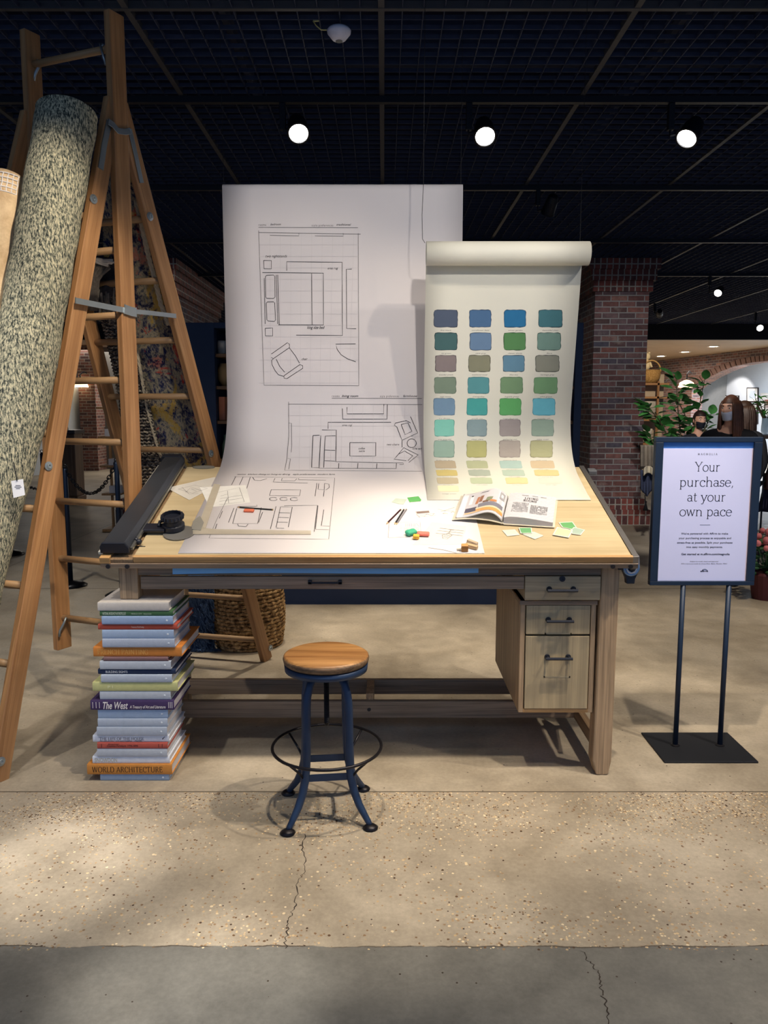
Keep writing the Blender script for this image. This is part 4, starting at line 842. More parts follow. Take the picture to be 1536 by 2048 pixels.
mb = MB(); mb.grid(6, 1, lambda u, v: bk(.49+u*.02, v, .0045+.004*math.sin(math.pi*u))).build('spine', COV, bk_, solid=.003)
def Lh(u): return .012+.048*math.sin(math.pi*min(1, u**1.6))**.9*(.35+.65*u) if u < 1 else .012
def Rh(u): return .030+.012*math.sin(math.pi*min(1, (u+.03)**.55))-.004*u
def leftp(u, v, off=0): return bk(.03+u*.465, .03+v*.94, .008+Lh(u)+off)
def rightp(u, v, off=0): return bk(.505+u*.475, .03+v*.94, Rh(u)+off)
nL = 24
a = [leftp(i/nL, 0) for i in range(nL+1)]; a2 = [leftp(i/nL, 0)-Vector((0, 0, .004+.016*min(1, (1-i/nL)*1.5)*0)) for i in range(nL+1)]
mb = MB(); mb.grid(nL, 6, leftp).build('left_pages', PG, bk_, smooth=True, solid=-.006)
mb = MB(); mb.grid(nL, 6, rightp); bot = lambda u, v: bk(.505+u*.475, .03+v*.94, .008)
mb.grid(nL, 1, lambda u, v: rightp(u, 0).lerp(bot(u, 0), v)); mb.grid(nL, 1, lambda u, v: rightp(u, 1).lerp(bot(u, 1), v)); mb.grid(6, 1, lambda u, v: rightp(1, u).lerp(bot(1, u), v)); mb.grid(nL, 1, bot)
PGE = newmat('page_edges'); m_, nt, b = PGE; wv = N(nt, 'ShaderNodeTexWave'); wv.bands_direction = 'Z'; wv.inputs['Scale'].default_value = 120; wv.inputs['Distortion'].default_value = 1.5
nt.links.new(mapped(nt), wv.inputs[0]); nt.links.new(ramp(nt, wv.outputs[1], [(0, lin((176, 172, 178))), (1, lin((232, 230, 234)))]), b.inputs['Base Color']); b.inputs['Roughness'].default_value = .7; PGE = m_
mb.build('right_pages', PGE, bk_)
def bpatch(fn, u0, u1, v0, v1, col, nm='photo_patch', off=.0012, par=None, skew=0):
    return MB().grid(8, 3, lambda u, v: fn(u0+(u1-u0)*u+skew*v, v0+(v1-v0)*v, off)).build(nm, M(col, .4), par or bk_, smooth=True)
ph = bpatch(leftp, .14, .99, .03, .97, (206, 202, 208), 'room_photo', .001)
for (u0, u1, v0, v1, c, sk) in ((.16, .40, .12, .30, (86, 80, 98), 0), (.40, .97, .06, .18, (222, 160, 92), 0), (.38, .96, .18, .24, (232, 210, 180), 0), (.42, .95, .24, .40, (130, 128, 140), 0), (.66, .8, .42, .5, (220, 140, 90), 0), (.34, .40, .42, .72, (184, 120, 84), .02), (.41, .48, .48, .74, (150, 100, 74), .02), (.2, .27, .45, .8, (238, 238, 240), 0), (.55, .68, .45, .62, (134, 140, 112), .03), (.5, .62, .42, .48, (120, 76, 50), 0), (.84, .95, .62, .9, (166, 164, 168), 0), (.87, .92, .70, .82, (226, 224, 228), 0), (.17, .5, .05, .11, (214, 182, 140), 0), (.21, .25, .8, .86, (40, 40, 44), 0), (.38, .55, .88, .90, (40, 40, 44), .05)):
    bpatch(leftp, u0, u1, v0, v1, c, off=.0018, par=ph, skew=sk)
tx = MB()
for i, s_ in enumerate(('LIVING', 'ROOMS')):
    place_text(tx, serifgeo(s_, .05, .16, .12), lambda x, y, i=i: rightp(.49+x, .72-i*.12+y, .0015), 0, 0, width=.27 if i == 0 else .28, align='C', size=None) if False else None
    vs, fs = serifgeo(s_, .05, .17, .14); w_ = max(v[0] for v in vs)
    tx.add([rightp(.33+.28*a_/w_+(.02 if i == 0 else 0), .74-i*.10+b_*.11, .0014) for a_, b_ in vs], fs)
tx.build('title_lettering', INK, bk_)
tl = MB()
for u0, u1, v0, v1 in ((.12, .46, .20, .60), (.50, .86, .20, .54)):
    n_ = 13
    for i in range(n_):
        v = v0+(v1-v0)*i/n_; uu = u1 if i else u1-.1
        for k__ in range(9): 
            if random.random() < .9: a_ = u0+(uu-u0)*k__/9; tl.add([rightp(a_, v, .0013), rightp(a_+(uu-u0)/9*.86, v, .0013), rightp(a_+(uu-u0)/9*.86, v+.012, .0013), rightp(a_, v+.012, .0013)], [(0, 1, 2, 3)])
for u0, u1 in ((.28, .42), (.50, .62), (.68, .8)): tl.add([rightp(u0, .88, .0013), rightp(u1, .88, .0013), rightp(u1, .905, .0013), rightp(u0, .905, .0013)], [(0, 1, 2, 3)])
tl.build('printed_text', M((150, 150, 152), .8), bk_)
# ================================================================ STACK OF BOOKS
FYB = 3.055
SERIF, SANS = 'serif', 'sans'
GB = (176, 184, 196)
BK = [ # zoom y0,y1,x0,x1, colour, depth, yaw, title spec, label
 (300, 375, 297, 945, (196, 190, 184), .26, 0, None, 'thick beige-grey book topmost in the stack, carrying the table leg'),
 (377, 420, 315, 980, (60, 98, 62), .27, 0, ('NATIONAL MUSEUM OF ANTHROPOLOGY', 'sans', .04, .36, (200, 210, 196), .55), 'green museum book second from the top of the stack'),
 (422, 493, 338, 985, (150, 172, 206), .26, 0, None, 'blue-grey cloth book directly under the green museum book'),
 (495, 542, 300, 1020, (176, 76, 58), .27, 0, ('Treasures of Folk Painting', 'sans', .42, .58, (226, 200, 190), .3), 'thin red book in the upper part of the stack'),
 (544, 620, 338, 990, (158, 178, 206), .25, 0, None, 'blue-grey cloth book directly under the thin red book'),
 (622, 698, 343, 1000, (174, 184, 202), .26, 0, None, 'grey cloth book lying on the orange French Painting book'),
 (700, 778, 255, 1060, (204, 128, 54), .31, 0, ('FRENCH PAINTING', 'serif', .05, .62, (222, 168, 90), .55), 'wide orange book titled FRENCH PAINTING'),
 (785, 820, 352, 940, (128, 96, 98), .24, 0, None, 'thin mauve-brown book directly under FRENCH PAINTING'),
 (822, 895, 318, 965, (184, 192, 204), .25, 0, None, 'pale grey cloth book above the navy BUILDING SIGHTS book'),
 (897, 937, 298, 1005, (24, 42, 76), .27, 0, ('BUILDING SIGHTS', 'sans', .10, .38, (225, 228, 232), .5), 'thin navy book titled BUILDING SIGHTS'),
 (942, 1010, 330, 975, (180, 190, 206), .24, 0, None, 'pale grey cloth book between the navy and the yellow-green book'),
 (1012, 1088, 250, 1025, (196, 196, 136), .29, 0, ('P 1', 'sans', .18, .24, (228, 228, 190), .3), 'wide pale yellow-green book in the middle of the stack'),
 (1092, 1165, 315, 960, (184, 192, 204), .25, 0, None, 'grey cloth book lying on the purple book'),
 (1170, 1250, 235, 993, (64, 46, 92), .28, 0, ('The West', 'script', .15, .45, (232, 226, 226), .75), 'purple book titled The West'),
 (1256, 1332, 297, 935, (160, 182, 212), .25, 0, None, 'blue-grey cloth book directly under the purple book'),
 (1335, 1405, 298, 933, (176, 188, 206), .25, 0, None, 'grey cloth book, middle of three alike below the purple book'),
 (1408, 1485, 292, 930, (176, 186, 202), .25, 0, None, 'grey cloth book lying on THE LIFE OF THE HOUSE'),
 (1488, 1545, 250, 945, (216, 222, 236), .26, 0, ('THE LIFE OF THE HOUSE', 'serif', .09, .67, (40, 44, 70), .42), 'white book titled THE LIFE OF THE HOUSE'),
 (1548, 1598, 295, 935, (180, 84, 72), .26, 0, ('Country Furniture 1776-1876', 'script', .14, .58, (70, 24, 30), .3), 'rust red book under the white THE LIFE OF THE HOUSE book'),
 (1602, 1672, 293, 930, (184, 192, 204), .25, 0, None, 'grey cloth book lying on the white SNOWDON book'),
 (1676, 1735, 247, 950, (220, 226, 238), .27, 0, ('SNOWDON', 'sans', .03, .32, (190, 186, 168), .6), 'white book titled SNOWDON'),
 (1739, 1828, 203, 975, (204, 136, 60), .31, 0, ('WORLD ARCHITECTURE', 'serif', .06, .89, (60, 34, 16), .52), 'wide orange book titled WORLD ARCHITECTURE, near the floor'),
 (1831, 1890, 320, 945, (150, 170, 196), .24, 0, None, 'blue-grey cloth book lying on the floor at the bottom of the stack'),
]
def C4(x, y): return (130+x/4.55, 1150+y/4.55)
ztopb = .745; zbs = []
raw = [(C4(0, b_[0])[1], C4(0, b_[1])[1]) for b_ in BK]
def zpx(py): return atY(250, py, FYB).z
za_ = zpx(raw[0][0]); zb_ = zpx(raw[-1][1]); scb = (ztopb-.0005)/(za_-zb_)
CLTH = {}
for i, (y0, y1, x0, x1, c, dep, yaw, ti, lb) in enumerate(BK):
    zt = (zpx(raw[i][0])-zb_)*scb; zb = 0.0 if i == len(BK)-1 else (zpx(raw[i+1][0])-zb_)*scb
    zb += .0004; zt -= .0004
    X0_ = atY(C4(x0, 0)[0], raw[i][0], FYB).x; X1_ = atY(C4(x1, 0)[0], raw[i][0], FYB).x; fy = FYB+.0+(.004*math.sin(i*2.3)); Wd = X1_-X0_
    r_ = thing('book', ((X0_+X1_)/2, fy+dep/2, zb), lb, 'book', 'books stacked under the left table leg')
    cm = M(c, .75, var=.05, vs=60, bump=.2)
    mb = MB(); T = .0032
    mb.box(X0_, X1_, fy+.004, fy+dep, zt-T, zt); mb.box(X0_, X1_, fy+.004, fy+dep, zb, zb+T)
    h = (zt-zb)/2; n_ = 8; arcp = [(fy+.0020-.0030*math.cos(math.pi*(k_/n_-.5)), (zt+zb)/2+h*math.sin(math.pi*(k_/n_-.5))) for k_ in range(n_+1)]
    arcp = arcp+[(y_+.004, (zt+zb)/2+(z_-(zt+zb)/2)*.9) for y_, z_ in arcp[::-1]]
    vs = [Vector((X0_, y_, z_)) for y_, z_ in arcp]+[Vector((X1_, y_, z_)) for y_, z_ in arcp]; m2 = len(arcp)
    mb.add(vs, [tuple(range(m2)), tuple(range(m2, 2*m2))[::-1]]+[(k_, m2+k_, m2+(k_+1) % m2, (k_+1) % m2) for k_ in range(m2)])
    mb.build('cover', cm, r_)
    MB().box(X0_+.004, X1_-.004, fy+.0085, fy+dep-.006, zb+T+.0001, zt-T-.0001).build('pages', PGE, r_)
    if ti:
        s_, kind, a_, b_, tc, hf = ti; hz_ = (zt-zb)*hf; tm = MB(); geo = serifgeo(s_, .045, .11, .04) if kind == 'serif' else textgeo(s_, .3 if kind == 'script' else 0, .02 if kind == 'script' else .008)
        w_ = Wd*(b_-a_); vs_, fs_ = geo; xx0 = min(v[0] for v in vs_); xx1 = max(v[0] for v in vs_); sx = w_/(xx1-xx0); sy = hz_/.72
        zc_ = (zt+zb)/2-(.35*sy)
        tm.add([(X0_+Wd*a_+(p[0]-xx0)*sx, fy-.0014, zc_+p[1]*sy) for p in vs_], fs_)
        if s_.startswith('The West'):
            for txt, a2_, b2_ in (('A Treasury of Art and Literature', .47, .9),):
                v2, f2 = textgeo(txt, .3, .015); q0 = min(v[0] for v in v2); q1 = max(v[0] for v in v2); k2 = Wd*(b2_-a2_)/(q1-q0)
                tm.add([(X0_+Wd*a2_+(p[0]-q0)*k2, fy-.0014, zc_+.002+p[1]*sy*.42) for p in v2], f2)
            for xa_, xb_2 in ((.025, .105), (.935, .975)):
                for q_ in (0, 1, 2): xs = X0_+Wd*(xa_+(xb_2-xa_)*q_/2); tm.box(xs, xs+.002, fy-.0015, fy-.0011, zb+.008, zt-.006)
        if s_.startswith('THE LIFE'):
            v2, f2 = textgeo('One room at a time  .  From pantry to parlour  .  1750-1950', 0, .01); q1 = max(v[0] for v in v2); k2 = Wd*.55/q1
            tm.add([(X0_+Wd*.09+p[0]*k2, fy-.0014, zb+.0028+p[1]*k2) for p in v2], f2)
            tm.add([(X0_+Wd*.91+x_*.012, fy-.0014, zb+.010+y_*.012) for x_, y_ in ((0, 0), (.3, .2), (1, 1.1), (.8, 1.1), (.2, .5), (.1, .8))], [(0, 1, 2, 3, 4, 5)])
        if s_.startswith('NATIONAL'):
            v2, f2 = textgeo('MEXICO CITY   Newsweek', 0, .0); q1 = max(v[0] for v in v2); k2 = Wd*.28/q1
            tm.add([(X0_+Wd*.43+p[0]*k2, fy-.0014, zb+.006+p[1]*k2) for p in v2], f2)
        if s_.startswith('Country'):
            v2, f2 = textgeo('American', .3, .02); q1 = max(v[0] for v in v2); k2 = Wd*.16/q1
            tm.add([(X0_+Wd*.15+p[0]*k2, fy-.0014, zt-.0075+p[1]*k2*.6) for p in v2], f2)
            for xa_ in (.06, .87, .92): tm.box(X0_+Wd*xa_, X0_+Wd*xa_+.002, fy-.0015, fy-.0011, zb+.005, zt-.005)
        tm.build('spine_lettering', M(tc, .6), r_)
    if not ti and i not in (0, 7): 
        MB().ball((X1_-.024, fy-.0008, (zt+zb)/2), (.0045, .0012, .004), 10, 6).build('publisher_mark', M((214, 222, 232), .5), r_)
# ================================================================ STOOL
NB = M((38, 58, 88), .45, .3, name='blue_steel', var=.1); DKM = M((44, 42, 46), .4, .7, name='dark_steel')
SW = wood('stool_seat_wood', (134, 88, 48), (210, 158, 98), 'X', .42, .45, dark=.3)
sx, sy = -.213, 2.815; st_ = thing('stool', (sx, sy, 0), 'round wooden stool on blue steel legs with a foot ring', 'stool')
SH = .612; SR = .158
seat = MB().lathe([(0, SH-.034), (SR-.012, SH-.034), (SR-.003, SH-.026), (SR, SH-.014), (SR-.003, SH-.004), (SR-.01, SH), (0, SH)], (sx, sy, 0), 48)
o = seat.build('seat', SW, st_, smooth=True)
SE = wood('stool_edge_wood', (78, 58, 44), (150, 118, 86), 'X', .6, .6, dark=.5)
MB().lathe([(SR-.0115, SH-.0345), (SR-.0022, SH-.0262), (SR+.0008, SH-.014), (SR-.0022, SH-.0062)], (sx, sy, 0), 48).build('worn_edge', SE, st_, smooth=True)
MB().lathe([(SR-.012, SH-.060), (SR-.006, SH-.058), (SR-.004, SH-.035), (SR-.012, SH-.0345)], (sx, sy, 0), 48).lathe([(0, SH-.048), (.10, SH-.05), (SR-.012, SH-.060)], (sx, sy, 0), 48).build('seat_ring', NB, st_, smooth=True)
sc_p = [(0, .335), (.006, .336), (.010, .345)]
for i in range(44): z = .35+i*.005; sc_p += [(.0105, z), (.0085, z+.0025)]
MB().lathe(sc_p+[(.010, SH-.05), (0, SH-.05)], (sx, sy, 0), 14).build('screw', DKM, st_)
feet = [atZ(581, 1662), atZ(747, 1652), atZ(718, 1578), atZ(575, 1585)]
fc = sum(feet, Vector())/4
ang0 = math.atan2(feet[1].y-feet[0].y, feet[1].x-feet[0].x); RF = .205
mids = []
for i in range(4):
    q = ang0+R(-135+90*i); d_ = Vector((math.cos(q), math.sin(q), 0)); C_ = Vector((sx, sy, 0))
    pr_ = [(.050, .548), (.066, .540), (.088, .515), (.102, .478), (.107, .44), (.109, .36), (.110, .28), (.113, .21), (.119, .165), (.132, .12), (.156, .075), (.180, .045), (.200, .022), (.207, .012)]
    pts = [C_+d_*r+Vector((0, 0, z)) for r, z in pr_]
    MB().tube(pts, [.012, .013, .0145, .0155, .016, .0165, .0165, .0165, .016, .0155, .014, .0125, .011, .010], 12).build('leg', NB, st_, smooth=True)
    MB().lathe([(0, 0), (.026, 0), (.028, .005), (.020, .012), (.010, .017), (0, .017)], C_+d_*.210, 20).build('foot_pad', DKM, st_, smooth=True)
    MB().tube([C_+d_*.112+Vector((0, 0, .155)), C_+d_*.150+Vector((0, 0, .205)), C_+d_*.198+Vector((0, 0, .252))], .0045, 8).build('ring_brace', DKM, st_, smooth=True)
    mids.append(d_)
for i in range(4):
    a, b_ = mids[i], mids[(i+1) % 4]; C_ = Vector((sx, sy, 0)); n_ = (a+b_).normalized()*.0025; z0 = .158
    p, q = C_+a*.115, C_+b_*.115
    MB().hexa([p-n_+Vector((0, 0, z0)), q-n_+Vector((0, 0, z0)), q+n_+Vector((0, 0, z0)), p+n_+Vector((0, 0, z0)), p-n_+Vector((0, 0, z0+.026)), q-n_+Vector((0, 0, z0+.026)), q+n_+Vector((0, 0, z0+.026)), p+n_+Vector((0, 0, z0+.026))]).build('cross_bar', NB, st_)
MB().tube([(sx+.203*math.cos(i/48*2*math.pi), sy+.203*math.sin(i/48*2*math.pi), .256) for i in range(48)], .0058, 10, closed=True).build('foot_ring', DKM, st_, smooth=True)
# ================================================================ SIGN
NV = M((24, 42, 66), .5, .2, name='navy_metal'); sg = thing('sign_stand', (1.4, 3.37, 0), 'navy floor-standing sign holder with a poster, right of the table', 'sign')
q = [atZ(1283, 1468, .012), atZ(1455.5, 1468, .012), atZ(1513.5, 1525, .012), atZ(1326, 1523, .012)]
bx0, bx1, by0, by1 = 1.200, 1.603, 3.215, 3.525
box('base', bx0, bx1, by0, by1, 0, .008, M((30, 32, 38), .6, .3), sg, .002)
SGY = 3.37; fx0, fx1, fz0, fz1 = 1.157, 1.612, .742, 1.386
for x in (1.307, 1.507): 
    MB().lathe([(.011, .0), (.011, .75), (0, .75)], (x, SGY+.012, .008), 16).build('post', NV, sg, smooth=True)
    MB().lathe([(.020, .0), (.020, .003), (.012, .006), (.012, .006)], (x, SGY+.012, .008), 16).build('post_flange', DKM, sg)
e = .034
mb = MB(); mb.box(fx0, fx1, SGY, SGY+.03, fz0, fz0+.018); mb.box(fx0, fx1, SGY, SGY+.03, fz1-.022, fz1); mb.box(fx0, fx0+e, SGY, SGY+.03, fz0+.018, fz1-.022); mb.box(fx1-e, fx1, SGY, SGY+.03, fz0+.018, fz1-.022)
mb.build('frame', NV, sg, .002)
box('shade_backing', fx0+e, fx1-e, SGY+.012, SGY+.018, fz0+.018, fz1-.022, M((78, 140, 220), .6, name='frame_shade_blue'), sg)  # blue paints the frame's shade on white, showing as a band above the poster
zt = atY(1420, 897, SGY).z; pz0 = fz0+.019
po = box('poster', fx0+e+.0005, fx1-e-.006, SGY+.0085, SGY+.010, pz0, zt, M((204, 209, 248), .5, var=.01, name='poster_paper'), sg)
box('poster_edge', fx1-e-.0055, fx1-e-.001, SGY+.0095, SGY+.0105, pz0, zt, M((230, 210, 220), .5), sg)
PY = SGY+.0080; pcx = lambda py: 0
SNK = M((20, 24, 44), .6, name='sign_ink')
tm = MB(); CG = lambda x, y: (1310+x/6.982, 880+y/6.982)
def sgl(x0, x1, yb, hcap, body, kind='sans', bold=0, shear=0, mb_=None, unit=.72, **kw):
    a = atY(*CG(x0, yb), PY); b_ = atY(*CG(x1, yb), PY); c_ = atY(*CG(x0, yb-hcap), PY); geo = serifgeo(body, **kw) if kind == 'serif' else textgeo(body, shear, bold)
    vs, fs = geo; u0 = min(v[0] for v in vs); u1 = max(v[0] for v in vs); kx = (b_.x-a.x)/(u1-u0); ky = (c_.z-a.z)/unit
    (mb_ or tm).add([(a.x+(v[0]-u0)*kx, PY, a.z+v[1]*ky) for v in vs], fs)
sgl(600, 870, 210, 25, 'MAGNOLIA', 'serif', thin=.05, thick=.11, gap=.45, unit=.7)
for (x0, x1, yb, s_) in ((553, 903, 437, 'Your'), (347, 1088, 648, 'purchase,'), (450, 982, 855, 'at your'), (340, 1073, 1060, 'own pace')):
    sgl(x0, x1, yb, 128, s_, 'serif', thin=.034, thick=.06, unit=.7)
a = atY(*CG(627, 1185), PY); b_ = atY(*CG(770, 1185), PY); tm.box(a.x, b_.x, PY-.0001, PY, a.z-.0008, a.z+.0004)
for (x0, x1, yb, s_) in ((365, 1020, 1320, "We've partnered with Affirm to make"), (332, 1062, 1383, 'your purchasing process as enjoyable and'), (308, 1082, 1446, 'stress-free as possible. Split your purchases'), (437, 945, 1507, 'into easy monthly payments.')):
    sgl(x0, x1, yb, 28, s_, bold=.008)
sgl(366, 1042, 1607, 28, 'Get started at m.affirm.com/magnolia', bold=.022)
sgl(485, 885, 1703, 16, 'Subject to credit check and approval.', shear=.3); sgl(360, 1010, 1735, 16, 'Affirm loans are made by Cross River Bank, Member FDIC.', shear=.3)
sgl(633, 735, 1842, 24, 'affirm', bold=.03)
ap = [atY(*CG(688+46*math.cos(R(an))+4, 1840+36*-math.sin(R(an))), PY) for an in range(-5, 150, 12)]
tm.tube([(p.x, PY-.0003, p.z) for p in ap], .0007, 5)
tm.build('poster_lettering', SNK, po)
# ================================================================ TRESTLE LADDER
LW = wood('amber_ladder_rail', (156, 110, 70), (204, 156, 108), 'Z', .42, .8, dark=.18)
RW = wood('pale_ladder_rung', (164, 128, 88), (204, 168, 126), 'Z', .5, dark=.1); GALV = M((168, 178, 184), .35, .7, name='galvanised_steel')
HR = Vector((-1.195, 3.736, 2.78)); HL = Vector((-1.645, 3.905, 2.78)); rd = (HL-HR); rd.z = 0; rd.normalize()
FR = atZ(-4, 1563, 0); BR_ = atZ(533, 1320, 0); FL = FR+rd*.66; BLf = atZ(345, 1305, 0)
fd = Vector((FR.x-BR_.x, FR.y-BR_.y, 0)).normalized()
la = thing('trestle_ladder', (-1.4, 3.8, 0), 'tall amber wooden trestle ladder with a raised centre section, left of the table', 'ladder')
def ext(a, b_, t_): return a+(b_-a)*t_
WT, WW = .034, .078
HRf = HR+fd*.045; HLf = HL+fd*.045; HRb = HR-fd*.045; HLb = HL-fd*.045
for (t0, t1) in ((ext(FR, HRf, 1.03), FR), (ext(FL, HLf, 1.03), FL), (ext(BR_, HRb, 1.03), BR_), (ext(BLf, HLb, 1.03), BLf)):
    bar('rail', t1, t0, WW, WT, fd, LW, la, .004)
ER0 = Vector((-1.185, 3.715, .30)); EL0 = Vector((-1.632, 3.892, .30)); top = 3.225
for p in (ER0, EL0): bar('rail', p, Vector((p.x, p.y, top)), .085, .036, fd, LW, la, .004)
for py in (95, 499, 630, 760, 885, 1010, 1130):
    z = atY(243, py, 3.715).z; rod('rung', (ER0.x, ER0.y, z)+Vector((0, 0, 0)) if False else Vector((ER0.x, ER0.y, z)), Vector((EL0.x, EL0.y, z)), .0165, RW, la)
z = .46; rod('rung', Vector((ER0.x, ER0.y, z)), Vector((EL0.x, EL0.y, z)), .0165, RW, la)
def rail_pt(A, B, z): t_ = (z-A.z)/(B.z-A.z); return A+(B-A)*t_
for z in [.14+.315*i for i in range(8)]:
    a = rail_pt(FR, HRf, z); b_ = rail_pt(FL, HLf, z); rod('rung', a, b_, .0165, RW, la)
for px, py in ((276, 430), (306, 555), (338, 677), (370, 792), (405, 902)):
    q = atP(px, py, HRb, Vector((BR_.y-FR.y, FR.x-BR_.x, 0)).normalized()); b_ = rail_pt(BLf, HLb, q.z); rod('rung', rail_pt(BR_, HRb, q.z), b_, .0165, RW, la)
for z in (.41, .135): rod('rung', rail_pt(BR_, HRb, z), rail_pt(BLf, HLb, z), .0165, RW, la)
nf = Vector((BR_.y-FR.y, FR.x-BR_.x, 0)).normalized()   # direction out of the near side plane, towards the viewer's right
def plate(name, pts, r, par=la, off=.05, th=.004):
    """flat strap through pixel points lying on the near side plane"""
    P = [atP(*p, HR+nf*off, nf) for p in pts]; vs = []
    for i, p in enumerate(P):
        t_ = (P[min(i+1, len(P)-1)]-P[max(i-1, 0)]).normalized(); s_ = t_.cross(nf).normalized()*r
        vs += [p-s_, p+s_, p+s_+nf*th, p-s_+nf*th]
    n_ = len(P); fs = [(0, 1, 2, 3), tuple(4*(n_-1)+k_ for k_ in (3, 2, 1, 0))]
    for i in range(n_-1):
        for k_ in range(4): fs.append((4*i+k_, 4*i+(k_+1) % 4, 4*i+4+(k_+1) % 4, 4*i+4+k_))
    return MB().add(vs, fs).build(name, GALV, par, .001)
plate('hinge_plate', [(201, 338), (208, 290), (218, 243)], .014, off=.019)
plate('hinge_plate', [(283, 366), (271, 310), (259, 258)], .012, off=.019)
plate('hinge_link', [(216, 243), (226, 250), (236, 262), (250, 264), (260, 262)], .013, off=.042)
plate('spreader_bar', [(150, 601), (200, 611), (256, 622)], .0125, off=.040); plate('spreader_bar', [(246, 621), (300, 626), (351, 632)], .0105, off=.039)
plate('spreader_lock', [(248, 618), (262, 623), (272, 625)], .021, off=.045)
def washer(px, py, r=.022):
    p = atP(px, py, HR+nf*.019, nf); X = nf.to_track_quat('Z', 'Y').to_matrix()
    MB().lathe([(r, 0), (r, .002), (r*.55, .004), (r*.5, .007), (.3*r, .007), (.3*r, .003), (0, .003)], p, 20, ax=X).build('washer_bolt', GALV, la)
for q in ((187, 398), (97, 932), (300, 433), (422, 907), (541, 1296), (2, 1523)): washer(*q, .019 if q[1] > 600 else .020)
for (pts, r) in (([(207, 92), (200, 86), (206, 110), (212, 130)], .006), ([(74, 120), (80, 128), (70, 148), (68, 162)], .007)):
    MB().tube([atY(*p, 3.72 if pts[0][0] > 100 else 3.885) for p in pts], r, 8).build('catch_hook', GALV, la, smooth=True)
MB().tube([Vector((EL0.x+.04, EL0.y-.035, .47)), Vector((EL0.x+.03, EL0.y-.045, .44)), Vector((EL0.x+.012, EL0.y-.052, .405)), Vector((EL0.x+.008, EL0.y-.05, .375))], .006, 8).build('catch_hook', GALV, la, smooth=True)
# ================================================================ RUGS
def rugmat(name, stops, sc1=30, stretch=(1, 1, 1), bump=.6, fine=220, mixs=None):
    m, nt, b = newmat(name); v = mapped(nt, 'Object', stretch); n1 = noise(nt, v, sc1, 5, .7, .3)
    c = ramp(nt, n1, stops)
    if mixs:
        for s_, seed, thr, cc in mixs:
            mp = N(nt, 'ShaderNodeMapping'); mp.inputs['Location'].default_value = (seed, seed*1.7, seed*.6); nt.links.new(mapped(nt), mp.inputs[0])
            c = mixc(nt, ramp(nt, noise(nt, mp.outputs[0], s_, 6, .7, .4), [(thr, (0,)*3), (thr+.03, (.9,)*3)]), c, lin(cc))
        c = mixc(nt, ramp(nt, noise(nt, v, fine*.55, 3, .8), [(.5, (0,)*3), (.62, (.55,)*3)]), c, lin((176, 166, 140)))
    nt.links.new(c, b.inputs['Base Color']); b.inputs['Roughness'].default_value = .95; b.inputs['Specular IOR Level'].default_value = .1
    bumpn(nt, b, noise(nt, v, fine, 3, .7), bump, .006); return m
GR = rugmat('mottled_grey_pile', [(.37, lin((48, 54, 54))), (.45, lin((104, 108, 98))), (.51, lin((176, 174, 150))), (.60, lin((232, 224, 192)))], 68, (2.4, 2.4, .8), .8, 260)
rl = []
RC = [(134, 222), (133, 240), (107, 391), (88, 500), (62, 650), (34, 820), (-3, 950), (-62, 1165), (-118, 1360)]
nF = (FR-HRf).cross(rd).normalized(); nF = nF if nF.y < 0 else -nF
offp = HRf+nF*.19
C_ = [atP(*p, offp, nF) for p in RC]; C_[-1].z = .08
rr_ = .122; t_ = thing('rolled_rug', (C_[-1].x, C_[-1].y, 0), 'big rolled grey-green mottled rug leaning on the ladder, with a paper tag', 'rug')
pp = []
for i in range(len(C_)-1):
    for k_ in range(6): pp.append(C_[i].lerp(C_[i+1], k_/6))
pp.append(C_[-1])
for _ in range(4): pp = [pp[0]]+[(pp[i-1]+pp[i]*2+pp[i+1])/4 for i in range(1, len(pp)-1)]+[pp[-1]]
random.seed(4); rad = [rr_*(1+.02*math.sin(i*1.3)) for i in range(len(pp))]; rad[0] = rr_*.80; rad[1] = rr_*.94
o = MB().tube(pp, rad, 40).build('roll', GR, t_, smooth=True)
sp_ = []
d0 = (pp[0]-pp[3]).normalized(); a_ = d0.orthogonal().normalized(); b_ = d0.cross(a_)
for i in range(60): q = i*.33; r_ = .012+.0016*i; sp_.append(pp[0]+a_*(r_*math.cos(q))+b_*(r_*math.sin(q))+d0*.002)
MB().tube(sp_, .004, 5).build('rolled_end', M((64, 70, 72), .95), t_)
tg = atY(37, 975, 1); r0 = ray(37, 975); # tag hangs in front of the roll
def on_roll(px, py):
    best = None; r = ray(px, py).normalized()
    for p in pp:
        w_ = p-CAM; d_ = (w_-r*w_.dot(r)).length
        if best is None or d_ < best[0]: best = (d_, w_.dot(r))
    return CAM+r*(best[1]-rr_-.02)
T4 = [on_roll(*p) for p in ((22, 962), (46, 958), (50, 990), (27, 996))]; yy_ = min(p.y for p in T4)
T4 = [atY(*p, yy_) for p in ((22, 962), (46, 958), (50, 990), (27, 996))]
tgp = thing('price_tag', T4[0], 'small white paper tag on a dark string on the grey-green rug roll', 'tag')
MB().prism(T4, (0, .001, 0)).build('card', M((236, 236, 240), .5), tgp)
MB().tube([atY(34, 962, yy_-.002), atY(30, 940, yy_), atY(27, 925, yy_+.03)], .002, 5).build('string', M((24, 24, 28), .8), tgp)
tt = MB()
for i, (a_, b_2) in enumerate(((-5, 5), (-7, 7), (-4, 4))): 
    p = atY(36+a_, 971+i*3, yy_-.0008); q = atY(36+b_2, 970+i*3, yy_-.0008); tt.box(p.x, q.x, yy_-.0009, yy_-.0006, p.z-.001, p.z+.0012)
tt.build('lettering', M((90, 90, 100), .7), tgp)
BGE = rugmat('beige_rug', [(.35, lin((200, 170, 132))), (.65, lin((232, 206, 168)))], 12, (1, 1, 1), .4, 120)
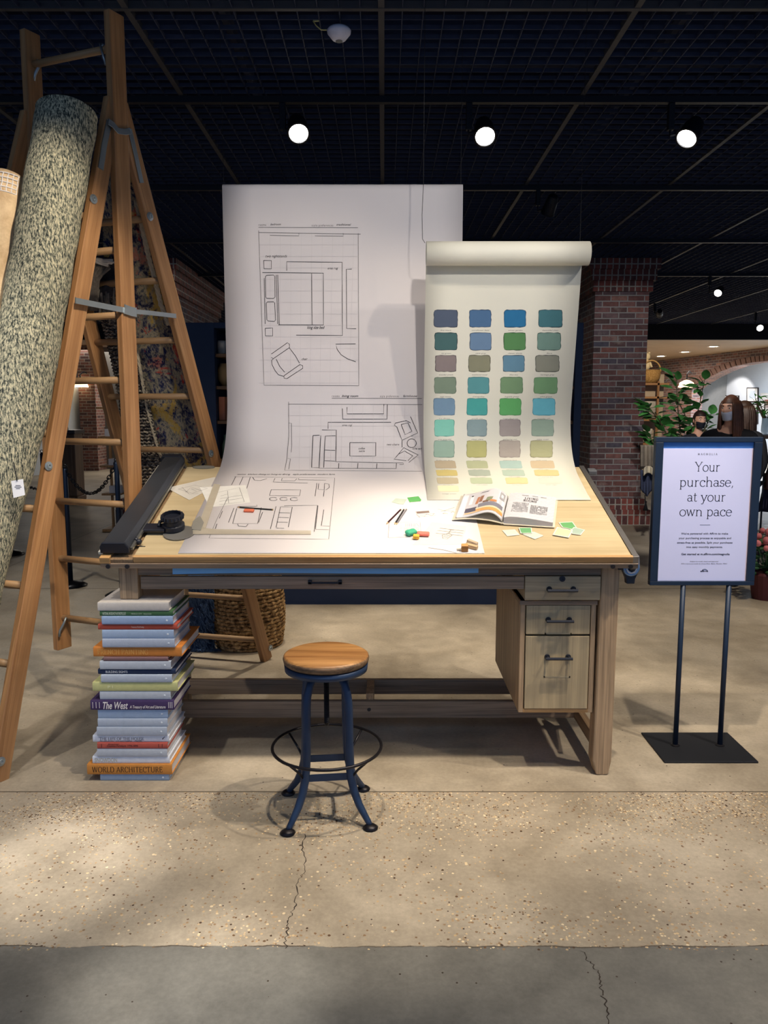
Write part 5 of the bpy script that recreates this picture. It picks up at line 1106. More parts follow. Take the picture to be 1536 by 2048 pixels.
C2 = [atP(*p, HRf+nF*.22, nF) for p in ((22, 350), (18, 364), (0, 500), (-30, 700), (-80, 1000), (-130, 1300))]; C2[-1].z = .06
o = thing('rolled_rug', (C2[-1].x, C2[-1].y, 0), 'beige rolled rug with white net pattern, cut off by the left picture edge', 'rug')
rd2 = [.055, .078, .085, .088, .088, .088]
MB().tube(C2, rd2, 28).build('roll', BGE, o, smooth=True)
nt_ = MB(); dd_ = (C2[0]-C2[2]).normalized()
ax1 = dd_.cross(Vector((0, 1, 0))).normalized(); ax2 = ax1.cross(dd_)
if ax2.y > 0: ax2 = -ax2
for k_ in range(5): nt_.tube([C2[1]-dd_*(.02*k_-.0)+(ax1*math.cos(q)+ax2*math.sin(q))*.082 for q in [R(a) for a in range(20, 150, 10)]], .0025, 5)
for a in range(30, 150, 14): q = R(a); nt_.tube([C2[1]-dd_*(.02*k_)+(ax1*math.cos(q)+ax2*math.sin(q))*.082+ax1*.003*(k_ % 2) for k_ in range(5)], .0025, 5)
nt_.build('white_net_pattern', M((236, 230, 226), .9), o)
# rugs hung behind the back section
def hung(name, L_, R_, dist, mat, label, cat='rug', wave=.012, thick=.012, nu=24, nv=60, bmp=0):
    pl = HRb+nB*dist
    def interp(T, py):
        for (x0, y0), (x1, y1) in zip(T[:-1], T[1:]):
            if y0 <= py <= y1: return x0+(x1-x0)*(py-y0)/(y1-y0)
        return T[-1][0]
    y0, y1 = L_[0][1], L_[-1][1]
    def fn(u, v):
        py = y0+(y1-y0)*v; a = interp(L_, py); b_ = interp(R_, py); p = atP(a+(b_-a)*u, py, pl, nB)
        return p+nB*(wave*math.sin(u*9+v*4)+bmp*random.uniform(-1, 1))
    o = MB().grid(nu, nv, fn).build(name, mat, smooth=True, solid=thick); return tag(o, label, cat)
nB = (BR_-HRb).cross(rd).normalized(); nB = nB if nB.y > 0 else -nB
MUL = rugmat('multicolour_rug', [(.38, lin((34, 42, 84))), (.44, lin((86, 90, 104))), (.49, lin((176, 162, 136))), (.55, lin((128, 126, 112))), (.62, lin((40, 48, 88)))], 14, (1.4, 1.4, .8), .5, 90,
  [(5, 3.1, .56, (190, 66, 54)), (4, 9.7, .56, (204, 168, 80)), (9, 15.3, .56, (28, 34, 72)), (5, 22.9, .58, (204, 132, 112))])
m1 = hung('hanging_rug', [(196, 300), (200, 400), (205, 520), (228, 620), (262, 740), (285, 860), (300, 960)], [(256, 300), (285, 400), (320, 520), (350, 620), (385, 740), (420, 860), (448, 960)], .06, MUL, 'multicolour blue, ochre and red worn rug hanging behind the ladder')
KN = rugmat('knitted_grey_wool', [(.42, lin((50, 48, 56))), (.5, lin((112, 104, 96))), (.6, lin((206, 194, 170)))], 45, (1, 1, 1.8), 1.0, 90)
def knit(name, label, L_, R_, dist, rows):
    def interp(T, py):
        for (x0, y0), (x1, y1) in zip(T[:-1], T[1:]):
            if y0 <= py <= y1: return x0+(x1-x0)*(py-y0)/(y1-y0)
        return T[-1][0]
    o = hung(name, L_, R_, dist, KN, label, 'blanket', .01, .014, bmp=.004)
    pl = HRb+nB*(dist-.012); mb = MB(); y0, y1 = L_[0][1], L_[-1][1]
    for i in range(rows):
        py = y0+(y1-y0)*(i+.5)/rows; a = interp(L_, py)+2; b_ = interp(R_, py)-2; n_ = max(6, int((b_-a)/3))
        mb.tube([atP(a+(b_-a)*k_/n_, py+1.6*math.sin(k_*2.2+i), pl, nB) for k_ in range(n_+1)], .0065, 5)
    c = mb.build('woven_ribs', KN, o, smooth=True); tag(c, kind=None); return o
knit('knitted_blanket', 'grey and cream chunky woven blanket hanging left of the multicolour rug', [(192, 590), (205, 660), (222, 730), (236, 800), (244, 880), (252, 960), (258, 1010)], [(246, 590), (262, 660), (280, 730), (298, 800), (316, 880), (330, 960), (336, 1010)], .035, 62)
def rope(name, px, dist, r, label, mat, par=None):
    P_ = [atP(*p, HRb+nB*dist, nB) for p in px]; Q = []
    for a, b_ in zip(P_[:-1], P_[1:]):
        for k_ in range(8): Q.append(a.lerp(b_, k_/8))
    Q.append(P_[-1]); mb = MB()
    for ph_ in (0, 2.1, 4.2): mb.tube([q+Vector((r*.6*math.cos(i*1.1+ph_), 0, 0))+nB*(r*.6*math.sin(i*1.1+ph_)) for i, q in enumerate(Q)], r*.7, 6)
    return mb.build(name, mat, par, smooth=True)
CRM = M((206, 192, 164), .95, name='cream_rope', var=.15, vs=40)
rope('edge_rope', [(272, 400), (283, 450), (296, 510), (310, 560), (322, 610), (338, 650)], .02, .010, '', CRM, m1)
rope('edge_rope', [(412, 850), (424, 890), (434, 925), (441, 962)], .045, .009, '', CRM, m1)
rope('edge_rope', [(274, 700), (284, 760), (294, 815), (306, 860), (318, 905), (334, 935), (338, 960)], .022, .007, '', CRM, bpy.data.objects['knitted_blanket'])
# fringed bundle on top of the blanket
fb = thing('fringed_throw', atY(205, 560, 4.02), 'grey throw with long twisted fringe bundled on the back of the ladder', 'throw')
pl = HRb+nB*.03; pc = lambda x, y, d_=0: atP(x, y, HRb+nB*(.03-d_), nB)
Gf = M((120, 112, 102), .95, var=.3, vs=60, name='grey_yarn'); Gd = M((56, 54, 60), .95, var=.3, vs=40, name='dark_yarn'); Wf = M((228, 222, 212), .9, name='white_yarn')
MB().grid(16, 16, lambda u, v: pc(176+60*u-8*v, 520+95*v, .05*math.sin(math.pi*u)+.02*math.sin(v*7+u*5))).build('folded_body', Gd, fb, smooth=True, solid=.02)
random.seed(12); mg, mw = MB(), MB()
for i in range(34):
    x = 172+random.uniform(0, 22); pts = [pc(x+random.uniform(0, 26), 528+random.uniform(0, 16), .07), pc(x+4, 560+random.uniform(-5, 5), .085), pc(x+random.uniform(-4, 3), 590, .08), pc(x+random.uniform(-5, 4), 612+random.uniform(-14, 10), .075)]
    mg.tube(pts, .0065, 6)
for i in range(26): 
    x = 196+random.uniform(0, 34); y = 575+random.uniform(0, 40); mg.tube([pc(x, y, .07), pc(x+random.uniform(-3, 3), y+20, .075), pc(x+random.uniform(-5, 5), y+34, .07)], .005, 5)
for i in range(16):
    x = 174+random.uniform(0, 30); y = 514+random.uniform(0, 8)+(x-174)*.1; mw.tube([pc(x, y, .06), pc(x+14, y+random.uniform(0, 5), .085), pc(x+32, y+random.uniform(2, 14), .08)], .005, 5)
mg.build('fringe', Gf, fb, smooth=True); mw.build('white_fringe', Wf, fb, smooth=True)
# ================================================================ BASKET AND SHAG THROW
bc = Vector((-.875, 4.98, 0)); bb = thing('woven_basket', bc, 'round coiled natural fibre basket on the floor behind the table', 'basket')
SGR = rugmat('seagrass_coil', [(.38, lin((96, 72, 48))), (.5, lin((168, 134, 92))), (.62, lin((206, 174, 126)))], 40, (1, 1, 1), .8, 120)
prb = lambda z: .185+.04*math.sin(math.pi*min(1, max(0, (z+.10)/.62))); mb = MB(); nrow = 20
for i in range(nrow):
    z = .012+i*.0235; r_ = prb(z)
    mb.tube([(bc.x+(r_+.003*math.sin(j*1.57+i))*math.cos(j/96*2*math.pi), bc.y+(r_+.003*math.sin(j*1.57+i))*math.sin(j/96*2*math.pi), z+.003*math.sin(j*1.57+i*2)) for j in range(96)], .0125, 7, closed=True)
mb.build('coiled_body', SGR, bb, smooth=True)
MB().lathe([(0, .01), (.18, .012), (.20, .2), (.215, .45)], bc, 40).build('lining', M((90, 68, 46), .95), bb)
MB().tube([(bc.x+prb(.48)*math.cos(j/60*2*math.pi), bc.y+prb(.48)*math.sin(j/60*2*math.pi), .488+.004*math.sin(j*1.9)) for j in range(60)], .016, 8, closed=True).build('rim', SGR, bb, smooth=True)
BLU = M((64, 88, 122), .95, name='blue_shag', var=.35, vs=50, bump=.6); sh = thing('shag_throw', (-1.2, 4.9, 0), 'blue-grey shaggy fringed throw hanging beside the woven basket', 'throw')
random.seed(5); yS = 4.86
sq = lambda x, y, d_=0: atY(x, y, yS-d_)
MB().grid(14, 20, lambda u, v: sq(366+(62-4*v)*u+6*v, 1150+160*v, .04*math.sin(math.pi*u)+.01*math.sin(9*v))).build('throw_body', M((52, 72, 104), .95, var=.3, vs=40), sh, smooth=True, solid=.02)
mb = MB()
for i in range(420):
    u = random.random(); v = random.random()*.93; x = 366+(60-4*v)*u+6*v; y = 1152+160*v; d_ = .045+.03*math.sin(math.pi*u)
    a = sq(x, y, d_); mb.tube([a, sq(x+random.uniform(-1, 4), y+4, d_+.012), sq(x+random.uniform(1, 7), y+random.uniform(7, 13), d_+.004)], .0028, 4)
for i in range(60):
    x = 372+random.random()*56; a = sq(x, 1305, .04); b_ = sq(x+random.uniform(-4, 10), 1322, .05); c_ = sq(x+random.uniform(-4, 16), 1335, .08); c_.z = .006; b_.z = max(b_.z, .01); mb.tube([a, b_, c_], .0032, 4)
mb.build('shaggy_pile', BLU, sh)
# ================================================================ CEILING FIXTURES
TRM = M((14, 20, 34), .5, .3, name='black_fixture'); LENS = M((255, 250, 240), .4, emit=14, name='lit_lens')
for y, lb in ((5.1, 'black lighting track on the ceiling carrying the front three lit spotlights'), (7.03, 'black lighting track on the ceiling carrying the dark spotlight above the chart'), (9.16, 'black lighting track on the ceiling just in front of the brick piers'), (11.4, 'black lighting track on the ceiling behind the brick piers')):
    x0, x1 = (-5, 6) if y < 10 else (-2.6, 6); tag(MB().box(x0, x1, y-.02, y+.02, HZ-.045, HZ-.008).build('lighting_track', TRM), lb, 'track')
def tracklight(px, py, Y, tgt, label, lit=True, sc_=1.0, ytrack=None):
    c = atY(px, py, Y); yt = ytrack or Y; t_ = thing('track_spotlight', c, label, 'spotlight'); d_ = (Vector(tgt)-c).normalized(); X = d_.to_track_quat('Z', 'Y').to_matrix()
    r_ = .048*sc_
    MB().lathe([(.0, -.16), (r_*.55, -.158), (r_*.75, -.15), (r_*.95, -.10), (r_*1.05, 0), (r_*1.12, .0), (r_*1.12, -.012), (r_*1.05, -.012)][:5]+[(r_*1.12, 0), (r_*1.12, .010), (r_*.95, .010), (r_*.95, 0)], c, 28, ax=X).build('lamp_head', TRM, t_, smooth=False)
    MB().lathe([(0, .004), (r_*.6, .003), (r_*.93, .001)], c, 24, ax=X).build('lens', LENS if lit else M((60, 60, 60), .3), t_)
    x_ = c.x-.075*sc_; MB().box(x_-.018, x_+.018, yt-.02, yt+.02, HZ-.155*sc_, HZ-.046).build('driver_box', TRM, t_, .003)
    MB().tube([(x_, yt, HZ-.15*sc_), (x_, yt, c.z+.02), (c.x-.02, c.y+.02, c.z+.04)], .009, 8).build('yoke', TRM, t_)
    return t_
tracklight(597, 266, 5.08, (-.1, 2.9, .9), 'lit track spotlight above the left half of the tall drawing paper', ytrack=5.1, sc_=1.3)
tracklight(970, 272, 5.08, (.6, 2.9, .9), 'lit track spotlight above the colour chart, middle of the front three', ytrack=5.1, sc_=1.3)
tracklight(1374, 276, 5.08, (.5, 3.9, 1.2), 'lit track spotlight above the sign, rightmost of the front three', ytrack=5.1, sc_=1.3)
tracklight(1096, 425, 7.0, (.9, 9, 1.0), 'dark unlit-looking track spotlight facing away, above the chart roll', False, 1.1, 7.03)
tracklight(1436, 586, 11.3, (1.2, 7, 0), 'small far lit spotlight right of the right brick pier', sc_=1.1, ytrack=11.4)
tracklight(1520, 656, 15.5, (5.2, 8, 0), 'tiny far lit spotlight by the right picture edge', sc_=1.3)
tracklight(1319, 629, 14.2, (6.0, 18, 2.0), 'tiny far dark spotlight just right of the right brick pier', False, 1.2)
c = atZ(678, 60, HZ-.03)
se = thing('ceiling_sensor', c, 'round white ceiling device with a short cable under the wire grid', 'sensor')
MB().lathe([(0, -.052), (.018, -.052), (.034, -.045), (.058, -.016), (.060, -.004), (.052, .006), (0, .008)], c, 36).build('dome', M((214, 216, 236), .4), se, smooth=True)
MB().lathe([(0, -.0545), (.017, -.0545), (.018, -.052)], c, 20).build('lens', M((120, 124, 130), .3), se)
MB().tube([c+Vector((-.05, 0, 0)), c+Vector((-.09, .01, .005)), c+Vector((-.115, .02, .03)), c+Vector((-.13, .03, .055))], .003, 6).build('cable', M((210, 200, 130), .5), se)
MB().tube([c+Vector((-.13, .03, .055)), c+Vector((-.10, .03, .058))], .005, 6).build('cable_tie', M((210, 206, 150), .5), se)
# ================================================================ RIGHT BACKGROUND
P0 = atZ(1345, 718, SZ); P1 = atZ(1536, 695, SZ); wd_ = (P1-P0); wd_.z = 0; wL = wd_.length; wd_.normalize(); wn = Vector((-wd_.y, wd_.x, 0)); wn = wn if wn.y < 0 and True else -wn
if wn.dot(CAM-P0) < 0: wn = -wn
wp = lambda px, py: atP(px, py, P0, wn)
AR = [wp(*q) for q in ((1384, 778), (1400, 766), (1420, 754), (1445, 742), (1475, 731), (1505, 725), (1530, 722.5))]
ARo = [wp(*q) for q in ((1376, 768), (1393, 756), (1414, 744), (1440, 731), (1472, 720), (1503, 713.5), (1530, 711))]
def sw(p): return (p-P0).dot(wd_)
far = sw(AR[-1]); mir = lambda L_: [P0+wd_*(2*far-sw(p))+Vector((0, 0, p.z)) - Vector((0, 0, P0.z)) for p in L_[-2::-1]]
AR = AR+mir(AR); ARo = ARo+mir(ARo)
for p in AR+ARo: pass
mb = MB(); back = -wn*.35
smin = sw(wp(1300, 760)); smax = sw(AR[-1])+3
def wpt(s_, z): return P0+wd_*s_+Vector((0, 0, z-P0.z))
def panel(pts, m=0): mb.prism(pts, back, m)
panel([wpt(sw(AR[0])-2.6, 0), wpt(sw(AR[0]), 0), wpt(sw(AR[0]), AR[0].z), wpt(sw(AR[0]), SZ-.001), wpt(sw(AR[0])-2.6, SZ-.001)])
panel([wpt(sw(AR[-1]), 0), wpt(smax, 0), wpt(smax, SZ-.001), wpt(sw(AR[-1]), SZ-.001)])
for i in range(len(AR)-1): panel([AR[i], AR[i+1], wpt(sw(AR[i+1]), SZ-.001), wpt(sw(AR[i]), SZ-.001)])
BRR = brick('weathered_arch_brick', [(92, 66, 60), (124, 84, 74), (76, 66, 72), (140, 100, 86)], (128, 124, 122))
struct(mb.build('wall_arch', BRR))
mb = MB()
for i in range(len(AR)-1):
    for k_ in range(3):
        f0, f1 = k_/3+.03, (k_+1)/3-.03; a, b_ = AR[i].lerp(AR[i+1], f0), AR[i].lerp(AR[i+1], f1); c_, d_ = ARo[i].lerp(ARo[i+1], f1), ARo[i].lerp(ARo[i+1], f0)
        mb.prism([p+wn*.001 for p in (a, b_, c_, d_)], wn*.03)
struct(mb.build('trim_3', M((104, 78, 70), .9, var=.25, vs=14, bump=.5)))
bwp = P0-wn*3.0; bw = lambda px, py: atP(px, py, bwp, wn)
mb = MB(); a = bwp-wd_*7; b_ = bwp+wd_*10; mb.prism([Vector((a.x, a.y, 0)), Vector((b_.x, b_.y, 0)), Vector((b_.x, b_.y, SZ-.001)), Vector((a.x, a.y, SZ-.001))], -wn*.1)
struct(mb.build('wall_alcove', M((200, 208, 216), .8, var=.02, name='pale_wall')))
spot('alcove_fill', tuple(bw(1495, 745)+wn*1.2+Vector((0, 0, .12))), tuple(bw(1475, 830)), 110, 80, (1, .9, .84), .05, .3)  # unseen spot added to brighten the alcove wall and its pictures
def frame(x0, y0, x1, y1, fc, label, inner=None, bw_=.018):
    p = [bw(x0, y1), bw(x1, y1), bw(x1, y0), bw(x0, y0)]; cx = sum(p, Vector())/4
    f_ = thing('picture_frame', cx, label, 'picture', 'pictures on the pale wall')
    MB().prism([q+wn*.002 for q in p], wn*.03).build('frame', M(fc, .5), f_)
    MB().prism([q+(cx-q)*.13+wn*.0325 for q in p], wn*.002).build('mount', M((236, 234, 228), .6), f_)
    for (s_, c_, dz) in (inner or []): MB().prism([q+(cx-q)*s_+wn*.035+Vector((0, 0, dz)) for q in p], wn*.001).build('print', M(c_, .6), f_)
frame(1450, 791, 1479, 815, (34, 26, 24), 'dark-framed picture half hidden behind the masked head', [(.55, (190, 196, 200), 0)])
frame(1495, 775, 1518, 804, (34, 26, 24), 'upright dark-framed pale print highest on the pale wall', [(.45, (186, 198, 208), 0)])
frame(1484, 808, 1517, 848, (34, 26, 24), 'tall dark-framed picture with two prints, below the upright pale print', [(.55, (206, 178, 128), .10)])
frame(1523, 786, 1550, 830, (220, 216, 208), 'white-framed picture with a red-brown print, cut by the right edge', [(.35, (226, 222, 216), 0), (.6, (160, 84, 66), 0)])
for q, lb in (((1322, 712), 'round recessed ceiling light nearest the brick pier, right-hand room'), ((1370, 703.5), 'round recessed ceiling light, middle of three in the right-hand room'), ((1427, 692.5), 'round recessed ceiling light, largest of three in the right-hand room'), ((157, 694), 'round recessed ceiling light seen between the ladder rails')):
    c = atZ(q[0], q[1], SZ-.002); d_ = thing('downlight', c, lb, 'ceiling light')
    MB().lathe([(.10, 0), (.15, 0), (.15, -.012), (.11, -.012), (.10, 0)], c, 24).build('trim_ring', M((220, 214, 205), .4), d_); MB().lathe([(0, -.006), (.10, -.006)], c, 24).build('lens', LENS, d_)
# wall lamp beside the arch and a post
def sconce(px, py, Y, label, s_=1.0):
    c = atY(px, py, Y); t_ = thing('wall_lamp', c, label, 'lamp')
    MB().lathe([(0, .12*s_), (.05*s_, .11*s_), (.14*s_, .06*s_), (.17*s_, -.03*s_), (.165*s_, -.04*s_), (0, -.03*s_)], c, 24).build('shade', M((255, 226, 176), .4, emit=2.2, name='glowing_shade'), t_, smooth=True)
    MB().tube([c+Vector((0, 0, .12*s_)), c+Vector((0, .0, .24*s_)), c+Vector((.06*s_, .05*s_, .30*s_)), c+Vector((.14*s_, .12*s_, .26*s_))], .014*s_, 8).build('arm', TRM, t_)
sconce(1373, 771, 19.6, 'glowing cream wall lamp by the brick arch', 1.15)
sconce(161, 771, 19.5, 'glowing white wall lamp on the far brick column, left', 1.1)
# shelving with basket beside the right pier
sy_ = 14.5; X = lambda px: atY(px, 800, sy_).x; Zp = lambda py: atY(1300, py, sy_).z
t_ = thing('display_shelves', (X(1315), sy_+.2, 0), 'pale wooden shelves behind the right brick pier', 'shelf')
box('back_panel', X(1280), X(1338), sy_+.3, sy_+.33, 0, Zp(747), M((178, 160, 136), .8), t_); box('post', X(1314), X(1318), sy_+.0, sy_+.04, 0, Zp(762), wood('shelf_post', (150, 104, 60), (176, 128, 80), 'Z'), t_)
for py in (766, 793, 838, 886): box('shelf', X(1280), X(1337), sy_, sy_+.3, Zp(py+4), Zp(py), wood('shelf_board', (160, 112, 66), (186, 136, 86), 'X'), t_)
bsk = thing('handled_basket', (X(1303), sy_+.14, Zp(765.5)), 'tan woven basket with a tall handle on the top shelf by the brick pier', 'basket')
c = Vector((X(1301), sy_+.14, Zp(765.5))); MB().lathe([(0, 0), (.14, 0), (.19, .08), (.205, .17), (.19, .235), (.18, .235), (.19, .16), (.0, .05)], c, 28).build('body', rugmat('wicker', [(.4, lin((140, 100, 54))), (.6, lin((200, 158, 98)))], 60, (1, 1, 2), .6, 90), bsk, smooth=True)
MB().tube([c+Vector((.17*math.cos(R(a)), -.12, .2+.2*math.sin(R(a)))) for a in range(0, 181, 15)], .013, 8).build('handle', M((196, 152, 92), .7), bsk, smooth=True)
bear = MB(); c = Vector((X(1294), sy_+.14, Zp(765.5)+.24)); bear.ball(c+Vector((0, 0, .09)), (.09, .07, .10), 14, 10); bear.ball(c+Vector((.01, 0, .24)), (.065, .06, .065), 14, 10); bear.ball(c+Vector((-.04, 0, .31)), .022, 8, 6); bear.ball(c+Vector((.05, 0, .30)), .022, 8, 6); bear.tube([c+Vector((.05, -.05, .14)), c+Vector((.08, -.08, .04))], .022, 8)
tag(bear.build('stuffed_toy', M((226, 204, 160), .95), smooth=True), 'cream stuffed toy sitting in the tan basket beside the brick pier', 'toy')
random.seed(9)
for i, (px, py, w_, h_, c, lb) in enumerate(((1304, 836, 44, 40, (176, 168, 156), 'pale grey patterned cushion on the second shelf beside the brick pier'), (1298, 884, 30, 26, (206, 198, 186), 'small white cushion on the third shelf beside the brick pier'))):
    c0 = Vector((X(px), sy_+.15, Zp(py))); hw = w_/F*sy_/2; hh = h_/F*sy_; MB()
    o = MB().grid(16, 16, lambda u, v: c0+Vector((hw*(2*u-1)*(1-.08*math.sin(math.pi*v)), -.08*math.sin(math.pi*u)*math.sin(math.pi*v), hh*v))).grid(16, 16, lambda u, v: c0+Vector((hw*(2*u-1)*(1-.08*math.sin(math.pi*v)), .08*math.sin(math.pi*u)*math.sin(math.pi*v), hh*v))).build('cushion', M(c, .9, var=.15, vs=30), smooth=True); tag(o, lb, 'cushion')
# draped textiles next to the pier with a tassel
dx = thing('hanging_textile', atY(1300, 960, 9.0), 'dark blue-grey draped textile with a black tassel beside the right pier', 'textile')
q9 = lambda x, y, d_=0: atY(x, y, 9.0-d_)
MB().grid(14, 12, lambda u, v: q9(1281+28*u, 940+54*v*(1-.35*abs(u-.45)*2), .05*math.sin(u*16)*v)).build('draped_cloth', M((62, 70, 98), .9, var=.2), dx, smooth=True, solid=.01)
MB().lathe([(0, .0), (.03, 0), (.012, .07), (.008, .09), (.015, .10), (0, .115)], q9(1291, 1021), 12).build('tassel', M((16, 18, 24), .9), dx, smooth=True); MB().tube([q9(1291, 1012), q9(1290, 990)], .006, 6).build('tassel_cord', M((16, 18, 24), .9), dx)
MB().grid(10, 8, lambda u, v: q9(1286+20*u, 938+14*v-6*math.sin(3*u), .08+.03*math.sin(u*8))).build('white_top_cloth', M((216, 206, 184), .9), dx, smooth=True, solid=.01)
box('hanging_rail', q9(1281, 936).x, q9(1309, 936).x, 9.0, 9.03, q9(1290, 938).z, q9(1290, 933).z, M((40, 34, 30), .6), dx); box('stand_leg', q9(1307, 936).x, q9(1309, 936).x, 9.0, 9.03, 0, q9(1290, 938).z, M((40, 34, 30), .6), dx)
MB().grid(10, 10, lambda u, v: q9(1280+30*u, 890+46*v, -.25+.04*math.sin(u*12))).build('grey_cloth', M((140, 130, 118), .9, var=.2), dx, smooth=True, solid=.01)
# ---- big-leaved plant
def leafy(name, base, label, cat, stems, leafcol, nl, Ls, pot=None, seed=3, wdt=.42):
    t_ = thing(name, base, label, cat); random.seed(seed)
    if pot: MB().lathe(pot[0], base, 24).build('pot', pot[1], t_, smooth=True)
    ms, ml = MB(), MB()
    for st in stems:
        ms.tube(st, [.012-.007*i/(len(st)-1) for i in range(len(st))], 6)
    tot = 0
    for k_ in range(nl):
        st = stems[k_ % len(stems)]; f = .30+.70*random.random() if k_ >= len(stems)*2 else 1.0; f *= (len(st)-1); i = min(int(f), len(st)-2); p = Vector(st[i]).lerp(Vector(st[i+1]), f-i)
        a = random.uniform(0, 6.283); el = random.uniform(-.2, .9); d_ = Vector((math.cos(a)*math.cos(el), math.sin(a)*math.cos(el), math.sin(el))); s_ = d_.cross(Vector((0, 0, 1))).normalized(); s_ = (s_*math.cos(.5)+s_.cross(d_)*math.sin(random.uniform(-.7, .7))).normalized(); n_ = s_.cross(d_); L = Ls*random.uniform(.65, 1.15)
        p1 = p+d_*.05; ms.tube([p, p1], .003, 4)
        def fn(u, v):
            w_ = wdt*L*math.sin(math.pi*min(1, v**.8*.98+.01))**.75*.5; return p1+d_*(L*v)+s_*(w_*(2*u-1))+n_*(-.18*L*v*v+.10*abs(2*u-1)*w_*2)
        ml.grid(4, 8, fn)
    ms.build('stems', M((72, 62, 40), .7), t_, smooth=True); ml.build('foliage', M(leafcol, .35, var=.35, vs=9), t_, smooth=True); return t_
pY = 9.7; pb = Vector((atY(1365, 900, pY).x, pY, 0)); q8 = lambda x, y, d_=0: atY(x, y, pY-d_)
stems = [[pb+Vector((0, 0, .38)), q8(1368, 960), q8(1362, 880), q8(1356, 820, .05), q8(1352, 752, .1)], [pb+Vector((.02, 0, .38)), q8(1372, 960), q8(1380, 880), q8(1395, 830), q8(1408, 765, -.05)], [pb+Vector((-.03, 0, .38)), q8(1360, 960), q8(1345, 890, .1), q8(1318, 840, .2), q8(1298, 815, .25)],
 [pb+Vector((0, .03, .38)), q8(1366, 960, -.1), q8(1372, 890, -.2), q8(1380, 850, -.25), q8(1350, 790, -.2)], [pb+Vector((-.03, -.03, .38)), q8(1358, 970), q8(1330, 920, .15), q8(1312, 895, .2), q8(1298, 870, .2)], [pb+Vector((.03, -.03, .38)), q8(1370, 960), q8(1400, 880, .1), q8(1422, 830, .12)]]
leafy('leafy_plant', pb, 'tall glossy large-leaved green plant behind the sign', 'plant', stems, (66, 124, 64), 260, .17, ([(0, .0), (.14, 0), (.19, .34), (.2, .38), (.17, .38), (.16, .34), (0, .34)], M((90, 84, 78), .8)), 3, .55)
# ---- small plant in a glass vase and pink flowers at the right edge
vb = atY(1530, 870, 9.5); vt = vb.z
tb = thing('display_table', (vb.x+.2, 9.6, 0), 'dark display table behind the sign at the right edge', 'table')
box('tabletop', vb.x-.25, vb.x+.9, 9.3, 9.9, vt-.04, vt, M((66, 48, 38), .5), tb, .004)
for x in (vb.x-.2, vb.x+.8):
    for y in (9.34, 9.82): box('leg', x, x+.05, y, y+.05, 0, vt-.04, M((66, 48, 38), .5), tb)
vz = thing('glass_vase', (vb.x, 9.5, vt), 'clear glass vase standing on the dark display table, right edge', 'vase'); GLS = M((180, 210, 235), .05, alpha=.5, name='glass'); GLS.node_tree.nodes['Principled BSDF'].inputs['Alpha'].default_value = .5
MB().lathe([(0, 0), (.035, 0), (.05, .05), (.045, .20), (.042, .20), (.046, .05), (0, .01)], (vb.x, 9.5, vt), 20).build('body', GLS, vz, smooth=True)
cb = Vector((vb.x, 9.5, vt+.06)); leafy('cut_fern', cb, 'bright green cut fern leaves standing in the glass vase', 'plant', [[cb, cb+Vector((math.cos(a)*.04, 0, .15)), cb+Vector((math.cos(a)*.14, math.sin(a)*.1, .33+.04*math.sin(3*a)))] for a in (0, .9, 1.8, 2.5, 3.1, 4.2)], (74, 158, 60), 50, .09, None, 8, .35)
fl = atY(1527, 1046, 6.2); fb_ = Vector((fl.x+.05, 6.2, 0)); f_ = thing('pink_flowers', fb_, 'pink flowers in a low pot on the floor at the right edge', 'flowers')
MB().lathe([(0, 0), (.10, 0), (.13, .2), (.12, .22), (0, .2)], fb_, 20).build('pot', M((96, 40, 44), .6), f_)
random.seed(2); a1, a2 = MB(), MB()
for i in range(26):
    d_ = Vector((random.uniform(-.16, .18), random.uniform(-.14, .14), random.uniform(.34, .62))); a1.ball(fb_+d_, random.uniform(.022, .034), 8, 6); a2.tube([fb_+Vector((0, 0, .2)), fb_+d_-Vector((0, 0, .03))], .003, 4)
for i in range(70):
    d_ = fb_+Vector((random.uniform(-.17, .18), random.uniform(-.14, .14), random.uniform(.2, .48))); a2.ball(d_, (.035, .02, .012), 6, 4)
a1.build('blossoms', M((226, 130, 132), .8, var=.2), f_, smooth=True); a2.build('greenery', M((48, 92, 52), .6), f_, smooth=True)
fr_ = [atZ(*q) for q in ((1495, 1062), (1600, 1062), (1640, 1140), (1500, 1128))]
tag(MB().prism([p+Vector((0, 0, .001)) for p in fr_], (0, 0, .012)).build('floor_rug', rugmat('patterned_floor_rug', [(.4, lin((70, 68, 66))), (.5, lin((150, 142, 130))), (.6, lin((196, 188, 172)))], 9, (1, 1, 1), .3, 60)), 'grey patterned flat rug on the floor by the pink flowers', 'rug')
